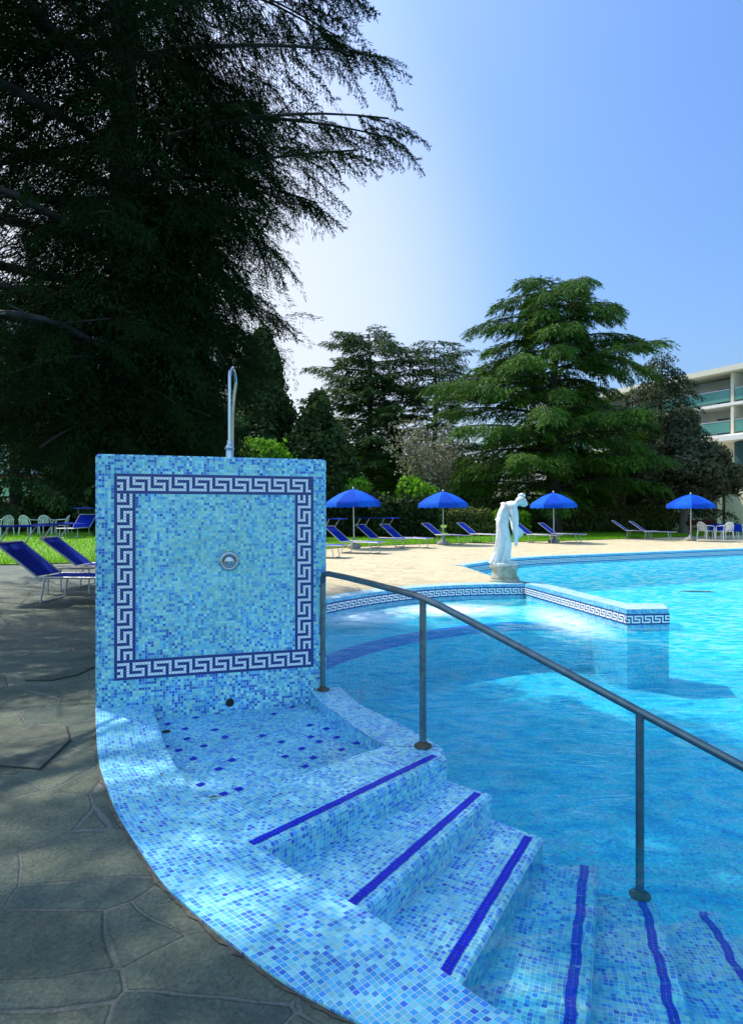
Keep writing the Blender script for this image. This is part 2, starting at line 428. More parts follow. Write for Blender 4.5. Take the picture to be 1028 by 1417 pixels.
M['palm'] = leaf_mat('strap_leaf', (0.03, 0.07, 0.02), (0.10, 0.20, 0.05), 0.2)
M['bark'] = bark_mat('cedar_bark', (0.02, 0.017, 0.013), (0.07, 0.058, 0.045))
M['bark2'] = bark_mat('grey_bark', (0.05, 0.042, 0.032), (0.15, 0.13, 0.10))
M['cream'] = plain('cream_render', (0.72, 0.68, 0.52), 0.85, var=0.06, scale=1.2)
M['white'] = plain('white_render', (0.78, 0.77, 0.72), 0.8, var=0.05, scale=1.2)
M['hotelwhite'] = plain('hotel_render', (0.70, 0.65, 0.50), 0.85, var=0.10, scale=0.7, dirt=(0.60, 0.57, 0.48))
M['teal'] = plain('teal_glass', (0.10, 0.27, 0.23), 0.12, var=0.1, scale=1.0)
M['dglass'] = plain('dark_glass', (0.05, 0.11, 0.12), 0.08, var=0.2, scale=0.6)
M['shutter'] = plain('pale_shutter', (0.60, 0.62, 0.58), 0.6, var=0.05)
M['darkred'] = plain('dark_red_curtain', (0.10, 0.03, 0.025), 0.8)
M['roof'] = plain('terracotta', (0.30, 0.10, 0.07), 0.8, var=0.25, scale=5)
M['paleteal'] = plain('pale_teal_render', (0.42, 0.58, 0.55), 0.8, var=0.1, scale=1)
M['wood'] = plain('dark_wood', (0.16, 0.10, 0.06), 0.7, var=0.25, scale=9)
M['deadleaf'] = plain('dead_leaf', (0.07, 0.035, 0.015), 0.7, var=0.4, scale=40)

# ------------------------------------------------------------------ camera, sky, sun
E = 1.25
cam = bpy.data.cameras.new('camera')
cam.sensor_fit = 'VERTICAL'; cam.sensor_height = 36.0; cam.lens = 36 * 850 / 1417
cam.shift_y = 1.5 / 1417; cam.clip_end = 3000; cam.clip_start = 0.05
co = bpy.data.objects.new('camera', cam); co.location = (0, 0, E); co.rotation_euler = (PI / 2, 0, 0)
link(co); sc.camera = co

SUN_AZ = math.radians(-54); SUN_EL = math.radians(53)      # azimuth from +Y, negative towards -X
to_sun = Vector((math.sin(SUN_AZ) * math.cos(SUN_EL), math.cos(SUN_AZ) * math.cos(SUN_EL), math.sin(SUN_EL)))
sl = bpy.data.lights.new('sun', 'SUN'); sl.energy = 5.0; sl.angle = math.radians(0.53); sl.color = (1.0, 0.93, 0.80)
so = bpy.data.objects.new('sun', sl); so.rotation_euler = (-to_sun).to_track_quat('-Z', 'Y').to_euler(); so.location = (-20, 12, 30); link(so)
w = bpy.data.worlds.new('World'); sc.world = w; w.use_nodes = True
wt = w.node_tree; bg = wt.nodes['Background']
sky = wt.nodes.new('ShaderNodeTexSky'); sky.sky_type = 'NISHITA'; sky.sun_disc = False
sky.sun_elevation = SUN_EL; sky.sun_rotation = SUN_AZ; sky.air_density = 1.5; sky.dust_density = 4.0; sky.ozone_density = 6.0; sky.altitude = 50
gr = wt.nodes.new('ShaderNodeMixRGB'); gr.blend_type = 'MULTIPLY'; gr.inputs[0].default_value = 1; gr.inputs[2].default_value = (1.16, 1.28, 1.54, 1)
wt.links.new(sky.outputs[0], gr.inputs[1])
hs_ = wt.nodes.new('ShaderNodeHueSaturation'); hs_.inputs['Saturation'].default_value = 1.1; wt.links.new(gr.outputs[0], hs_.inputs['Color'])
# fill light added to the unseen sky behind the camera, brightening shaded fronts
wc = wt.nodes.new('ShaderNodeTexCoord'); wsx = wt.nodes.new('ShaderNodeSeparateXYZ'); wt.links.new(wc.outputs['Generated'], wsx.inputs[0])
wmr = wt.nodes.new('ShaderNodeMapRange'); wmr.inputs['From Min'].default_value = 0.15; wmr.inputs['From Max'].default_value = -0.75
wmr.inputs['To Min'].default_value = 0.0; wmr.inputs['To Max'].default_value = 0.85; wt.links.new(wsx.outputs[1], wmr.inputs['Value'])
wnz = wt.nodes.new('ShaderNodeTexNoise'); wnz.inputs['Scale'].default_value = 3.0; wnz.inputs['Detail'].default_value = 5; wt.links.new(wc.outputs['Generated'], wnz.inputs['Vector'])
wml = wt.nodes.new('ShaderNodeMath'); wml.operation = 'MULTIPLY'; wt.links.new(wmr.outputs[0], wml.inputs[0]); wt.links.new(wnz.outputs['Fac'], wml.inputs[1])
wm2 = wt.nodes.new('ShaderNodeMath'); wm2.operation = 'MULTIPLY'; wm2.inputs[1].default_value = 1.65; wm2.use_clamp = True; wt.links.new(wml.outputs[0], wm2.inputs[0])
wmx = wt.nodes.new('ShaderNodeMixRGB'); wt.links.new(wm2.outputs[0], wmx.inputs[0]); wt.links.new(hs_.outputs[0], wmx.inputs[1]); wmx.inputs[2].default_value = (4.3, 7.3, 10.2, 1)
# pale haze glowing low in the sky on the sunward side
wdt = wt.nodes.new('ShaderNodeVectorMath'); wdt.operation = 'DOT_PRODUCT'; wt.links.new(wc.outputs['Generated'], wdt.inputs[0])
ga, ge = math.radians(-20), math.radians(15); wdt.inputs[1].default_value = (math.sin(ga) * math.cos(ge), math.cos(ga) * math.cos(ge), math.sin(ge))
wgr = wt.nodes.new('ShaderNodeMapRange'); wgr.interpolation_type = 'SMOOTHSTEP'; wgr.inputs['From Min'].default_value = 0.83; wgr.inputs['From Max'].default_value = 1.0; wgr.inputs['To Max'].default_value = 0.85
wt.links.new(wdt.outputs['Value'], wgr.inputs['Value'])
wgm = wt.nodes.new('ShaderNodeMixRGB'); wt.links.new(wgr.outputs[0], wgm.inputs[0]); wt.links.new(wmx.outputs[0], wgm.inputs[1]); wgm.inputs[2].default_value = (6.3, 6.6, 6.9, 1)
wt.links.new(wgm.outputs[0], bg.inputs[0]); bg.inputs[1].default_value = 0.15
sc.view_settings.view_transform = 'Standard'; sc.view_settings.look = 'None'; sc.view_settings.exposure = 0
sc.render.engine = 'CYCLES'
sc.cycles.use_denoising = True
sc.cycles.max_bounces = 10; sc.cycles.transparent_max_bounces = 16; sc.cycles.diffuse_bounces = 4
sc.cycles.caustics_reflective = False; sc.cycles.caustics_refractive = False
sc.cycles.sample_clamp_indirect = 6.0

# ------------------------------------------------------------------ pool plan
WL = Vector((-1.765, 3.93)); WR = Vector((-0.33, 4.352))
wd = (WR - WL).normalized(); wn_ = Vector((wd.y, -wd.x))       # normal towards the camera
WW = 81 * TP; WH = 1.63; WT = 0.22
inner = [(-1.44, 4.03), (-1.092, 3.269), (-0.847, 2.833), (-0.701, 2.623), (-0.42, 2.31), (-0.29, 2.17), (-0.1, 2.0), (0.05, 1.865),
         (0.2, 1.67), (0.34, 1.53), (0.52, 1.42), (0.8, 1.3), (1.3, 1.15), (2.2, 0.95), (4, 0.7), (10, 0.2)]
outer = [(-1.765, 3.93), (-1.40, 3.15), (-1.21, 2.81), (-1.04, 2.535), (-0.745, 2.13), (-0.60, 1.97), (-0.41, 1.79), (-0.219, 1.63),
         (-0.007, 1.495), (0.16, 1.40), (0.38, 1.30), (0.7, 1.18), (1.2, 1.0), (2.1, 0.76), (3.9, 0.48), (9.9, -0.1)]
innS = spline(inner, 8); outS = spline(outer, 8)
bay = spline([(2.69, 10.84), (1.8, 10.74), (0.93, 10.40), (0.1, 9.75), (-0.635, 8.83), (-1.08, 7.9), (-1.28, 6.9), (-1.2, 5.9), (-0.95, 5.1), (-0.6, 4.5)], 6)
bayO = spline([(2.74, 11.14), (1.72, 11.04), (0.79, 10.67), (-0.11, 9.96), (-0.89, 8.98), (-1.36, 8.0), (-1.58, 6.9), (-1.5, 5.8), (-1.4, 5.0), (-1.42, 4.25)], 6)
far = [(2.9, 11.0), (2.45, 11.8), (2.16, 14.6)] + spline([(2.16, 14.6), (4.15, 17.14), (7.5, 18.97), (13.1, 21.7), (26, 27.6)], 3)[1:]
farO = spline([(2.0, 14.85), (3.95, 17.42), (7.35, 19.28), (12.95, 22.0), (25.9, 27.95)], 3)
PB = -1.0   # apparent floor of the pool
ZW = -0.25  # water level

def tess(poly, holes=()):
    loops = [[Vector((p[0], p[1], 0)) for p in poly]] + [[Vector((p[0], p[1], 0)) for p in h] for h in holes]
    flat = [p for l in loops for p in l]
    return flat, tessellate_polygon(loops)

def flat_poly(mb, poly, z, holes=(), rot=0.0):
    c, s = math.cos(rot), math.sin(rot)
    flat, tris = tess(poly, holes)
    for t in tris:
        p = [flat[i] for i in t]
        if (p[1] - p[0]).cross(p[2] - p[0]).z < 0: p = p[::-1]
        mb.face([(q.x, q.y, z) for q in p], [(q.x * c + q.y * s, -q.x * s + q.y * c) for q in p])

def ribbon(mb, line, z0, z1, u0=0.0, flip=False):
    u = u0
    for a, b in zip(line[:-1], line[1:]):
        d = math.hypot(b[0] - a[0], b[1] - a[1])
        q = [(a[0], a[1], z0), (b[0], b[1], z0), (b[0], b[1], z1), (a[0], a[1], z1)]
        uv = [(u, z0), (u + d, z0), (u + d, z1), (u, z1)]
        if flip: q = q[::-1]; uv = uv[::-1]
        mb.face(q, uv); u += d

def strip_flat(mb, A, B, z, wscale=None):
    """flat ring between two lines with matching points; uv follows the curve"""
    u = 0.0
    for i in range(len(A) - 1):
        a0, a1, b0, b1 = A[i], A[i + 1], B[i], B[i + 1]
        d = (math.dist(a0, a1) + math.dist(b0, b1)) / 2
        w0, w1 = math.dist(a0, b0), math.dist(a1, b1)
        q = [(a0[0], a0[1], z), (a1[0], a1[1], z), (b1[0], b1[1], z), (b0[0], b0[1], z)]
        uv = [(u, 0), (u + d, 0), (u + d, w1), (u, w0)]
        if (Vector(q[1]) - Vector(q[0])).cross(Vector(q[2]) - Vector(q[0])).z < 0: q = q[::-1]; uv = uv[::-1]
        mb.face(q, uv); u += d

def off(line, d):
    """offset a line by d to its left"""
    out = []
    for i, p in enumerate(line):
        a = line[max(i - 1, 0)]; b = line[min(i + 1, len(line) - 1)]
        t = Vector((b[0] - a[0], b[1] - a[1])).normalized()
        out.append((p[0] - t.y * d, p[1] + t.x * d))
    return out

# greek key: columns/rows of the meander, seven tiles to a repeat
KEY = ['DDDDW', 'WWWWW', 'WDDDD', 'WDWWW', 'WDWDW', 'WDWDW', 'WWWDW']

pool = empty('swimming_pool', (2, 8, 0))
tag(pool, 'large blue mosaic swimming pool with a rounded bay, narrow spit and greek key band', 'swimming pool')
def world_child(o, p):
    o.parent = p
    o.matrix_parent_inverse = Matrix.Translation(-Vector(p.location)) if p.rotation_euler.z == 0 else p.matrix_basis.inverted()
    return o

# floor
mb = MB(); flat_poly(mb, [(-2.5, -1), (30, -1), (30, 30), (-2.5, 30)], PB, rot=0.3)
world_child(mb.build('pool_floor', M['pool']), pool)
# walls of the bay, the far side and the near right
for ln, fl in ((bay, False), (far, True), (innS, True)):
    mb = MB(); ribbon(mb, ln, -0.27, -0.001, flip=fl); pw_ = world_child(mb.build('pool_wall', M['poolwall']), pool)
    mb = MB(); ribbon(mb, ln, PB, -0.27, flip=fl); mb.build('submerged_wall', M['pool']).parent = pw_
# coping strips
mb = MB(); strip_flat(mb, bay, bayO, 0.0); ribbon(mb, bayO, -0.05, 0.0); world_child(mb.build('pool_edge', M['paleedge']), pool)
mb = MB(); strip_flat(mb, far[2:], farO, 0.0); world_child(mb.build('pool_edge', M['paleedge']), pool)
# underwater bench in the bay, with its dark blue edge
arc = spline([(3.3, 8.7), (2.17, 8.95), (1.3, 8.6), (0.43, 7.98), (-0.36, 6.97), (-0.75, 5.9), (-0.7, 5.0)], 6)
arcin = off(arc, 0.07)
mb = MB(); flat_poly(mb, [(3.3, 10.9), (3.3, 8.7)] + arc[1:] + [(-0.7, 4.5), (-1.35, 5.5), (-1.4, 7), (-1, 8.5), (0, 9.9), (1, 10.6)], -0.36, rot=0.2)
ribbon(mb, arc, PB, -0.36, flip=False)
world_child(mb.build('underwater_bench', M['pool']), pool)
mb = MB(); strip_flat(mb, off(arc, -0.004), off(arc, -0.13), -0.356); ribbon(mb, off(arc, 0.004), -0.46, -0.356)
world_child(mb.build('bench_stripe', M['ultra']), pool)

# spit
spF = [(2.69, 10.80), (3.27, 7.87), (3.83, 7.92), (4.0, 8.43), (3.50, 8.43), (3.02, 10.98)]
mb = MB(); flat_poly(mb, spF, 0.012, rot=0.19)
ribbon(mb, spF + [spF[0]], -0.27, 0.012)
sp_ = world_child(mb.build('pool_spit', M['poolwall']), pool)
mb = MB(); ribbon(mb, spF + [spF[0]], PB, -0.27); mb.build('submerged_wall', M['pool']).parent = sp_
mb = MB(); flat_poly(mb, [(2.72, 10.78), (3.285, 7.885), (3.82, 7.935), (3.985, 8.42), (3.49, 8.42), (3.01, 10.96)], 0.0145, rot=0.19)
world_child(mb.build('spit_top', M['paleedge']), pool)

def key_band(line, ztop, pitch, name, parent, flip=False, start=4):
    """the meander as white tile runs laid on a navy strip along a vertical wall line"""
    dk = MB(); wh = MB()
    L = [0.0]
    for a, b in zip(line[:-1], line[1:]): L.append(L[-1] + math.dist(a, b))
    def at(s):
        s = min(max(s, 0), L[-1] - 1e-6)
        for i in range(len(L) - 1):
            if s <= L[i + 1]:
                t = (s - L[i]) / (L[i + 1] - L[i]); a, b = line[i], line[i + 1]
                return (a[0] + (b[0] - a[0]) * t, a[1] + (b[1] - a[1]) * t)
    ribbon(dk, line, ztop - 7 * pitch, ztop, flip=flip)
    sgn = -1 if flip else 1
    o2 = off(line, -0.003)
    line = o2
    n = int(L[-1] / pitch)
    for i in range(n):
        c = KEY[(start - i) % 7]
        j = 0
        while j < 5:
            if c[j] == 'W':
                k = j
                while k < 5 and c[k] == 'W': k += 1
                a = at(i * pitch - (0.0005)); b = at((i + 1) * pitch)
                z1 = ztop - (1 + j) * pitch; z0 = ztop - (1 + k) * pitch
                q = [(a[0], a[1], z0), (b[0], b[1], z0), (b[0], b[1], z1), (a[0], a[1], z1)]
                wh.face(q if not flip else q[::-1])
                j = k
            else: j += 1
    d = world_child(dk.build(name, M['keydark']), parent)
    w_ = wh.build('key_pattern', M['keywhite'])
    w_.parent = d
    return d
key_band(off(bay[:40], 0.006)[::-1], -0.05, 0.0205, 'key_band', pool, flip=True)
key_band(off([(2.69, 10.80), (3.27, 7.87)], -0.006), -0.045, 0.0195, 'key_band', pool)
key_band(off([(3.266, 7.867), (3.834, 7.918)], -0.006), -0.045, 0.0195, 'key_band', pool)
key_band(off(far[2:], -0.006), -0.06, 0.021, 'key_band', pool)

# water
mb = MB(); outline = innS[::1] + [(27, -0.5), (27, 28)] + far[::-1] + bay
flat_poly(mb, outline, ZW)
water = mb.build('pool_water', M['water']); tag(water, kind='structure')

# ------------------------------------------------------------------ steps
NOSE = [((-0.42, 2.27), (0.385, 3.143)), ((-0.15, 1.93), (0.583, 2.986)), ((0.10, 1.63), (0.785, 2.814)),
        ((0.48, 1.42), (1.035, 2.80)), ((0.88, 1.32), (1.27, 2.73)), ((1.36, 1.15), (1.60, 2.86)), ((1.9, 1.0), (1.95, 2.9))]
RIS = 0.12
steps = empty('pool_steps', (0.5, 2.4, 0)); tag(steps, 'blue mosaic steps fanning down into the water, each edged with a dark blue stripe', 'steps')
BACK = [(-0.72, 2.60), (0.102, 3.32)]
for k, (a, b) in enumerate(NOSE):
    z = -RIS * k - (0.002 if k == 0 else 0)
    a = Vector(a); b = Vector(b)
    d = (b - a).normalized(); nr = Vector((d.y, -d.x))
    if k == 0:
        poly = [(-0.72, 2.6), tuple(a), tuple(b), (0.372, 3.28), (0.102, 3.335)]
    else:
        pa, pb = NOSE[k - 1]
        poly = [pa, tuple(a), tuple(b), pb]
    ch = 0.010
    top = [Vector(p) for p in poly]
    top[1] = a - nr * ch; top[2] = b - nr * ch
    mb = MB()
    rot = math.atan2(d.y, d.x)
    c, s = math.cos(rot), math.sin(rot)
    fu = lambda p: (p[0] * c + p[1] * s, -p[0] * s + p[1] * c)
    vbase = fu(b)[1]
    for t in tessellate_polygon([[Vector((p.x, p.y, 0)) for p in top]]):
        q = [top[i] for i in t]
        q3 = [Vector((p.x, p.y, z)) for p in q]
        if (q3[1] - q3[0]).cross(q3[2] - q3[0]).z < 0: q3 = q3[::-1]
        mb.face(q3, [(fu(p)[0], fu(p)[1] - vbase) for p in q3])
    L = (b - a).length; u0 = fu(a)[0]; u1 = u0 + L
    ai, bi = a - nr * ch, b - nr * ch
    mb.face([(ai.x, ai.y, z), (a.x, a.y, z - ch), (b.x, b.y, z - ch), (bi.x, bi.y, z)],
            [(u0, ch), (u0, 0), (u1, 0), (u1, ch)])
    mb.face([(a.x, a.y, z - ch), (a.x, a.y, PB), (b.x, b.y, PB), (b.x, b.y, z - ch)], [(u0, -ch), (u0, z - PB), (u1, z - PB), (u1, -ch)])
    e = top[3]
    w_ = (e - b).length
    mb.face([(b.x, b.y, z - ch), (b.x, b.y, PB), (e.x, e.y, PB), (e.x, e.y, z)], [(0, 0), (0, z - PB), (w_, z - PB), (w_, 0)])
    mb.face([(b.x, b.y, z - ch), (e.x, e.y, z), (bi.x, bi.y, z)], [(0, 0), (w_, 0), (0, ch)])
    st = world_child(mb.build('step', M['step']), steps)
    # stripe: two rows of ultramarine tiles, rippled where it lies under water
    sm = MB()
    o1, o2 = TP * 2.35, TP * 4.3
    n = int(L / TP)
    amp = 0.0 if k < 2 else [0, 0, 0.0006, 0.0025, 0.0045, 0.006, 0.006][k]
    def wob(s):
        return amp * (math.sin(s * 21 + k * 2.1) + 0.6 * math.sin(s * 47 + k) + 0.35 * math.sin(s * 90 + 3 * k))
    for i in range(1, n):
        for r0, r1 in ((o1, (o1 + o2) / 2 - 0.0008), ((o1 + o2) / 2 + 0.0008, o2)):
            s0 = L - i * TP - 0.02; s1 = s0 + TP - 0.0014
            if s0 < 0.0: continue
            p = []
            for (s_, r_) in ((s0, r0), (s1, r0), (s1, r1), (s0, r1)):
                q = a + d * s_ - nr * (r_ + wob(s_)); p.append((q.x, q.y, z + 0.003))
            sm.face(p)
    so_ = sm.build('stripe', M['ultra']); so_.parent = st

# coping round the steps and the shower basin
cop = empty('mosaic_coping', (-0.9, 2.5, 0)); tag(cop, 'wide curved pale blue mosaic coping between the stone paving and the steps', 'pool coping')
mb = MB(); strip_flat(mb, innS, outS, 0.0)
ribbon(mb, outS, -0.06, 0.0)
world_child(mb.build('coping_top', M['cope']), cop)
rimv = MB()
pr = off(outS, -0.012)
random.seed(5)
pr2 = [(p[0] + random.uniform(-.006, .006), p[1] + random.uniform(-.006, .006)) for p in off(outS, -0.012)]
strip_flat(rimv, off(outS, 0.004), pr2, -0.008)
M['mortar'] = plain('crumbling_mortar', (0.10, 0.085, 0.06), 0.9, var=0.5, scale=30, bump=0.6)
world_child(rimv.build('mortar_joint', M['mortar']), cop)

# shower basin
basin = empty('shower_basin', (-0.6, 3.6, 0)); tag(basin, 'shallow blue mosaic foot basin at the base of the shower wall, scattered dark blue tiles', 'foot basin')
BF = [(-1.55, 4.02), (-0.30, 4.39), (-0.13, 3.9), (0.04, 3.52), (0.14, 3.29), (-0.6, 2.55), (-0.92, 2.72), (-1.25, 3.3)]
mb = MB(); flat_poly(mb, BF, -0.10, rot=0.85)
nfl = len(mb.f); random.seed(3)
ang = 0.8
for i in range(-9, 10):
    for j in range(-9, 10):
        x = -0.62 + (i * math.cos(ang) - j * math.sin(ang)) * 0.16 + random.uniform(-.045, .045)
        y = 3.45 + (i * math.sin(ang) + j * math.cos(ang)) * 0.16 + random.uniform(-.045, .045)
        if random.random() < 0.22: continue
        # inside the basin?
        ins = False; n = len(BF)
        for q in range(n):
            x1, y1 = BF[q]; x2, y2 = BF[(q + 1) % n]
            if (y1 > y) != (y2 > y) and x < (x2 - x1) * (y - y1) / (y2 - y1) + x1: ins = not ins
        if not ins: continue
        c, s = math.cos(0.85), math.sin(0.85)
        for (ox, oy) in [(0, 0)]:
            pts = []
            t2 = TP * 2.0
            for (px, py) in ((0, 0), (t2, 0), (t2, t2 * random.uniform(.8, 1)), (0, t2 * .95)):
                qx, qy = px + ox, py + oy
                pts.append((x + qx * c - qy * s, y + qx * s + qy * c, -0.0965))
            mb.face(pts)
bfo = world_child(mb.build('basin_floor', M['cope']), basin); bfo.data.materials.append(M['ultra'])
for p_ in bfo.data.polygons:
    if p_.index >= nfl: p_.material_index = 1
mb = MB(); mb.lathe([(0.0, 0.0), (0.024, 0.0), (0.026, 0.002)], (-1.265, 3.79, -0.098), 20, caps=False)
world_child(mb.build('drain', M['gap']), basin)
# inner curb between the basin and the pool
cIn = spline([(-0.405, 4.33), (-0.30, 4.06), (-0.2, 3.864), (-0.04, 3.542), (0.105, 3.315)], 5)
cOut = spline([(-0.26, 4.42), (-0.15, 4.12), (-0.05, 3.92), (0.16, 3.60), (0.345, 3.275)], 5)
mb = MB()
R_ = 0.028
a1, b1 = off(cIn, -R_ * .3), off(cOut, R_ * .3)
a2, b2 = off(cIn, -R_), off(cOut, R_)
u = 0
prof = [(cIn, PB), (cIn, -R_), (a1, -R_ * .3), (a2, 0.0), (b2, 0.0), (b1, -R_ * .3), (cOut, -R_), (cOut, PB)]
vv = 0
for i in range(len(cIn) - 1):
    d = math.dist(cIn[i], cIn[i + 1]); vv = 0
    for (A, za), (B, zb) in zip(prof[:-1], prof[1:]):
        w_ = math.dist((*A[i], za), (*B[i], zb))
        mb.face([(A[i][0], A[i][1], za), (B[i][0], B[i][1], zb), (B[i + 1][0], B[i + 1][1], zb), (A[i + 1][0], A[i + 1][1], za)][::-1],
                [(u, vv), (u, vv + w_), (u + d, vv + w_), (u + d, vv)][::-1])
        vv += w_
    u += d
world_child(mb.build('curb', M['cope']), basin)

# ------------------------------------------------------------------ shower wall
rzw = math.atan2(wd.y, wd.x)
sw = empty('shower_wall', (WL.x, WL.y, 0), rzw)
tag(sw, 'square blue mosaic shower wall framed by a white greek key border, push button at its centre', 'shower wall')
bm_ = MB(); rr = 0.022; z0 = -0.14
def rect_ring(ins, y):
    pts = []
    for (cx, cz, a0) in ((rr, WH - rr, 90), (WW - rr, WH - rr, 0)):
        seq = range(6)
        for q in seq:
            t = math.radians(a0 + 90 - q * 18) if a0 == 90 else math.radians(90 - q * 18)
            pts.append((cx + (rr - ins) * math.cos(t), y, cz + (rr - ins) * math.sin(t)))
    return [(ins, y, z0)] + pts + [(WW - ins, y, z0)]
r0 = rect_ring(0.010, 0.0); r1 = rect_ring(0.0, 0.010); r2 = rect_ring(0.0, WT)
uvf = lambda p: (p[0], p[2])
bm_.face(r0[::-1], [uvf(p) for p in r0[::-1]])
for A, B in ((r0, r1), (r1, r2)):
    uu = 0
    for i in range(len(A) - 1):
        d = math.dist(A[i], A[i + 1]); yv0, yv1 = A[i][1], B[i][1]
        bm_.face([A[i], A[i + 1], B[i + 1], B[i]], [(uu, yv0), (uu + d, yv0), (uu + d, yv1), (uu, yv1)]); uu += d
bm_.face(r2, [uvf(p) for p in r2])
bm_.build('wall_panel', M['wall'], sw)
# greek key frame, tile by tile
FX, FZ, FW, FH = 6, 9, 70, 72
dk = MB(); wh = MB()
g = TP * 0.055
def tile(cx, cz, white):
    x0 = (FX + cx) * TP + g; x1 = x0 + TP - 2 * g; zb = (FZ + cz) * TP + g; zt = zb + TP - 2 * g
    y = -0.0035 if white else -0.0025
    (wh if white else dk).face([(x0, y, zb), (x1, y, zb), (x1, y, zt), (x0, y, zt)])
grid = {}
for x in range(FW):
    for z in list(range(7)) + list(range(FH - 7, FH)): grid[(x, z)] = False
for z in range(7, FH - 7):
    for x in list(range(7)) + list(range(FW - 7, FW)): grid[(x, z)] = False
for i in range(FW - 2):
    c = KEY[(4 - i) % 7]
    for j in range(5):
        if c[j] == 'W':
            grid[(i + 1, FH - 2 - j)] = True; grid[(i + 1, 5 - j)] = True
for i in range(FH - 14):
    c = KEY[(4 + i) % 7]
    for j in range(5):
        if c[j] == 'W':
            grid[(1 + j, FH - 8 - i)] = True; grid[(FW - 6 + j, FH - 8 - i)] = True
for (x, z), wv in grid.items(): tile(x, z, wv)
bk = MB()
def rect(x0, x1, zb, zt): bk.face([((FX + x0) * TP, -0.0012, (FZ + zb) * TP), ((FX + x1) * TP, -0.0012, (FZ + zb) * TP), ((FX + x1) * TP, -0.0012, (FZ + zt) * TP), ((FX + x0) * TP, -0.0012, (FZ + zt) * TP)])
rect(0, FW, 0, 7); rect(0, FW, FH - 7, FH); rect(0, 7, 7, FH - 7); rect(FW - 7, FW, 7, FH - 7)
M['kgrout'] = plain('key_grout', (0.16, 0.27, 0.45), 0.8)
kb = bk.build('greek_key_border', M['kgrout'], sw)
dk.build('navy_tiles', M['keydark'], kb); wh.build('white_tiles', M['keywhite'], kb)
AX = Matrix.Rotation(PI / 2, 3, 'X')
BX, BZ = 0.835, 0.925
mb = MB(); mb.lathe([(0.064, 0.0), (0.066, 0.006), (0.060, 0.014), (0.050, 0.016), (0.046, 0.010), (0.044, 0.002)], (BX, -0.001, BZ), 32, caps=False, axis=AX)
bez = mb.build('push_button', M['chrome'], sw)
mb = MB(); mb.lathe([(0.044, 0.003), (0.036, 0.006), (0.032, 0.024), (0.026, 0.030), (0.0, 0.031)], (BX, -0.001, BZ), 32, caps=False, axis=AX)
mb.build('button_cap', M['chrome'], bez)
mb = MB(); mb.lathe([(0.026, 0.0), (0.028, 0.004), (0.020, 0.005), (0.0, 0.0045)], (0.84, -0.0005, -0.035), 20, caps=False, axis=AX)
mb.build('overflow_hole', M['gap'], sw)

# ------------------------------------------------------------------ gooseneck shower pipe standing on the wall
gx, gy = 0.845, 0.13
gp = empty('shower_pipe', tuple((Vector((WL.x, WL.y, WH)) + Vector((wd.x * gx - wn_.x * gy, wd.y * gx - wn_.y * gy, 0)))))
tag(gp, 'tall polished gooseneck pipe rising behind the top of the mosaic shower wall', 'shower pipe')
mb = MB(); mb.tube([(0, 0, 0.10)] + [(0, 0, 0.2), (0, 0, 0.4), (0.0, 0, 0.54)] + [(-0.012 * (1 - math.cos(t)) * 1.0, 0.16 * (1 - math.cos(t)), 0.54 + 0.13 * math.sin(t)) for t in np.linspace(0.15, PI - 0.5, 14)], 0.0115, 12)
mb.build('riser_pipe', M['chrome'], gp)
mb = MB(); mb.lathe([(0.028, -0.01), (0.028, 0.05), (0.023, 0.055), (0.023, 0.06), (0.032, 0.064), (0.033, 0.082), (0.022, 0.094), (0.017, 0.10), (0.019, 0.115), (0.019, 0.125), (0.0135, 0.13)], (0, 0, 0), 16)
mb.build('threaded_fitting', M['chrome'], gp)
mb = MB(); mb.tube([(-0.052, 0.30, -0.30), (-0.048, 0.30, 0.1), (-0.044, 0.30, 0.38), (-0.034, 0.30, 0.50), (-0.02, 0.302, 0.602)], 0.0115, 12)
mb.build('drop_pipe', M['bronze'], gp)

# ------------------------------------------------------------------ handrail
hr = empty('handrail', (-0.342, 4.337, 0)); tag(hr, 'grey steel handrail on three posts running down the pool steps', 'handrail')
base = Vector((-0.342, 4.337, 0))
rail = [Vector(p) for p in [(-0.342, 4.337, 0.76), (-0.340, 4.325, 0.80), (-0.33, 4.30, 0.822), (-0.30, 4.25, 0.831), (-0.17, 4.03, 0.829), (0.0, 3.73, 0.822), (0.14, 3.49, 0.812), (0.24, 3.335, 0.803), (0.29, 3.275, 0.789), (0.36, 3.235, 0.762)]]
p2, p3 = Vector((0.28, 3.286, 0.803)), Vector((1.211, 2.775, 0.352))
dd = p3 - p2
for t in (0.3, 0.6, 1.0, 1.3, 1.62): rail.append(p2 + dd * t)
e_ = rail[-1]
mb = MB(); mb.tube([p - base for p in rail], 0.0195, 14); mb.build('rail', M['steel'], hr)
for (x, y, zb, zt) in ((-0.342, 4.337, 0.0, 0.775), (0.275, 3.289, 0.0, 0.795), (1.211, 2.775, -0.48, 0.345), (e_.x, e_.y, -0.72, e_.z)):
    mb = MB(); mb.tube([(x - base.x, y - base.y, zb), (x - base.x, y - base.y, zt)], 0.0185, 14)
    if x < -0.3: mb = MB(); mb.tube([(0, 0, 0), (0, 0, 0.77)], 0.0185, 14)
    p_ = mb.build('post', M['steel'], hr)
    mb = MB(); mb.lathe([(0.046, zb + 0.0005), (0.047, zb + 0.008), (0.038, zb + 0.014), (0.022, zb + 0.018), (0.021, zb + 0.03)], (x - base.x, y - base.y, 0), 18)
    mb.build('base_flange', M['rust'], p_)

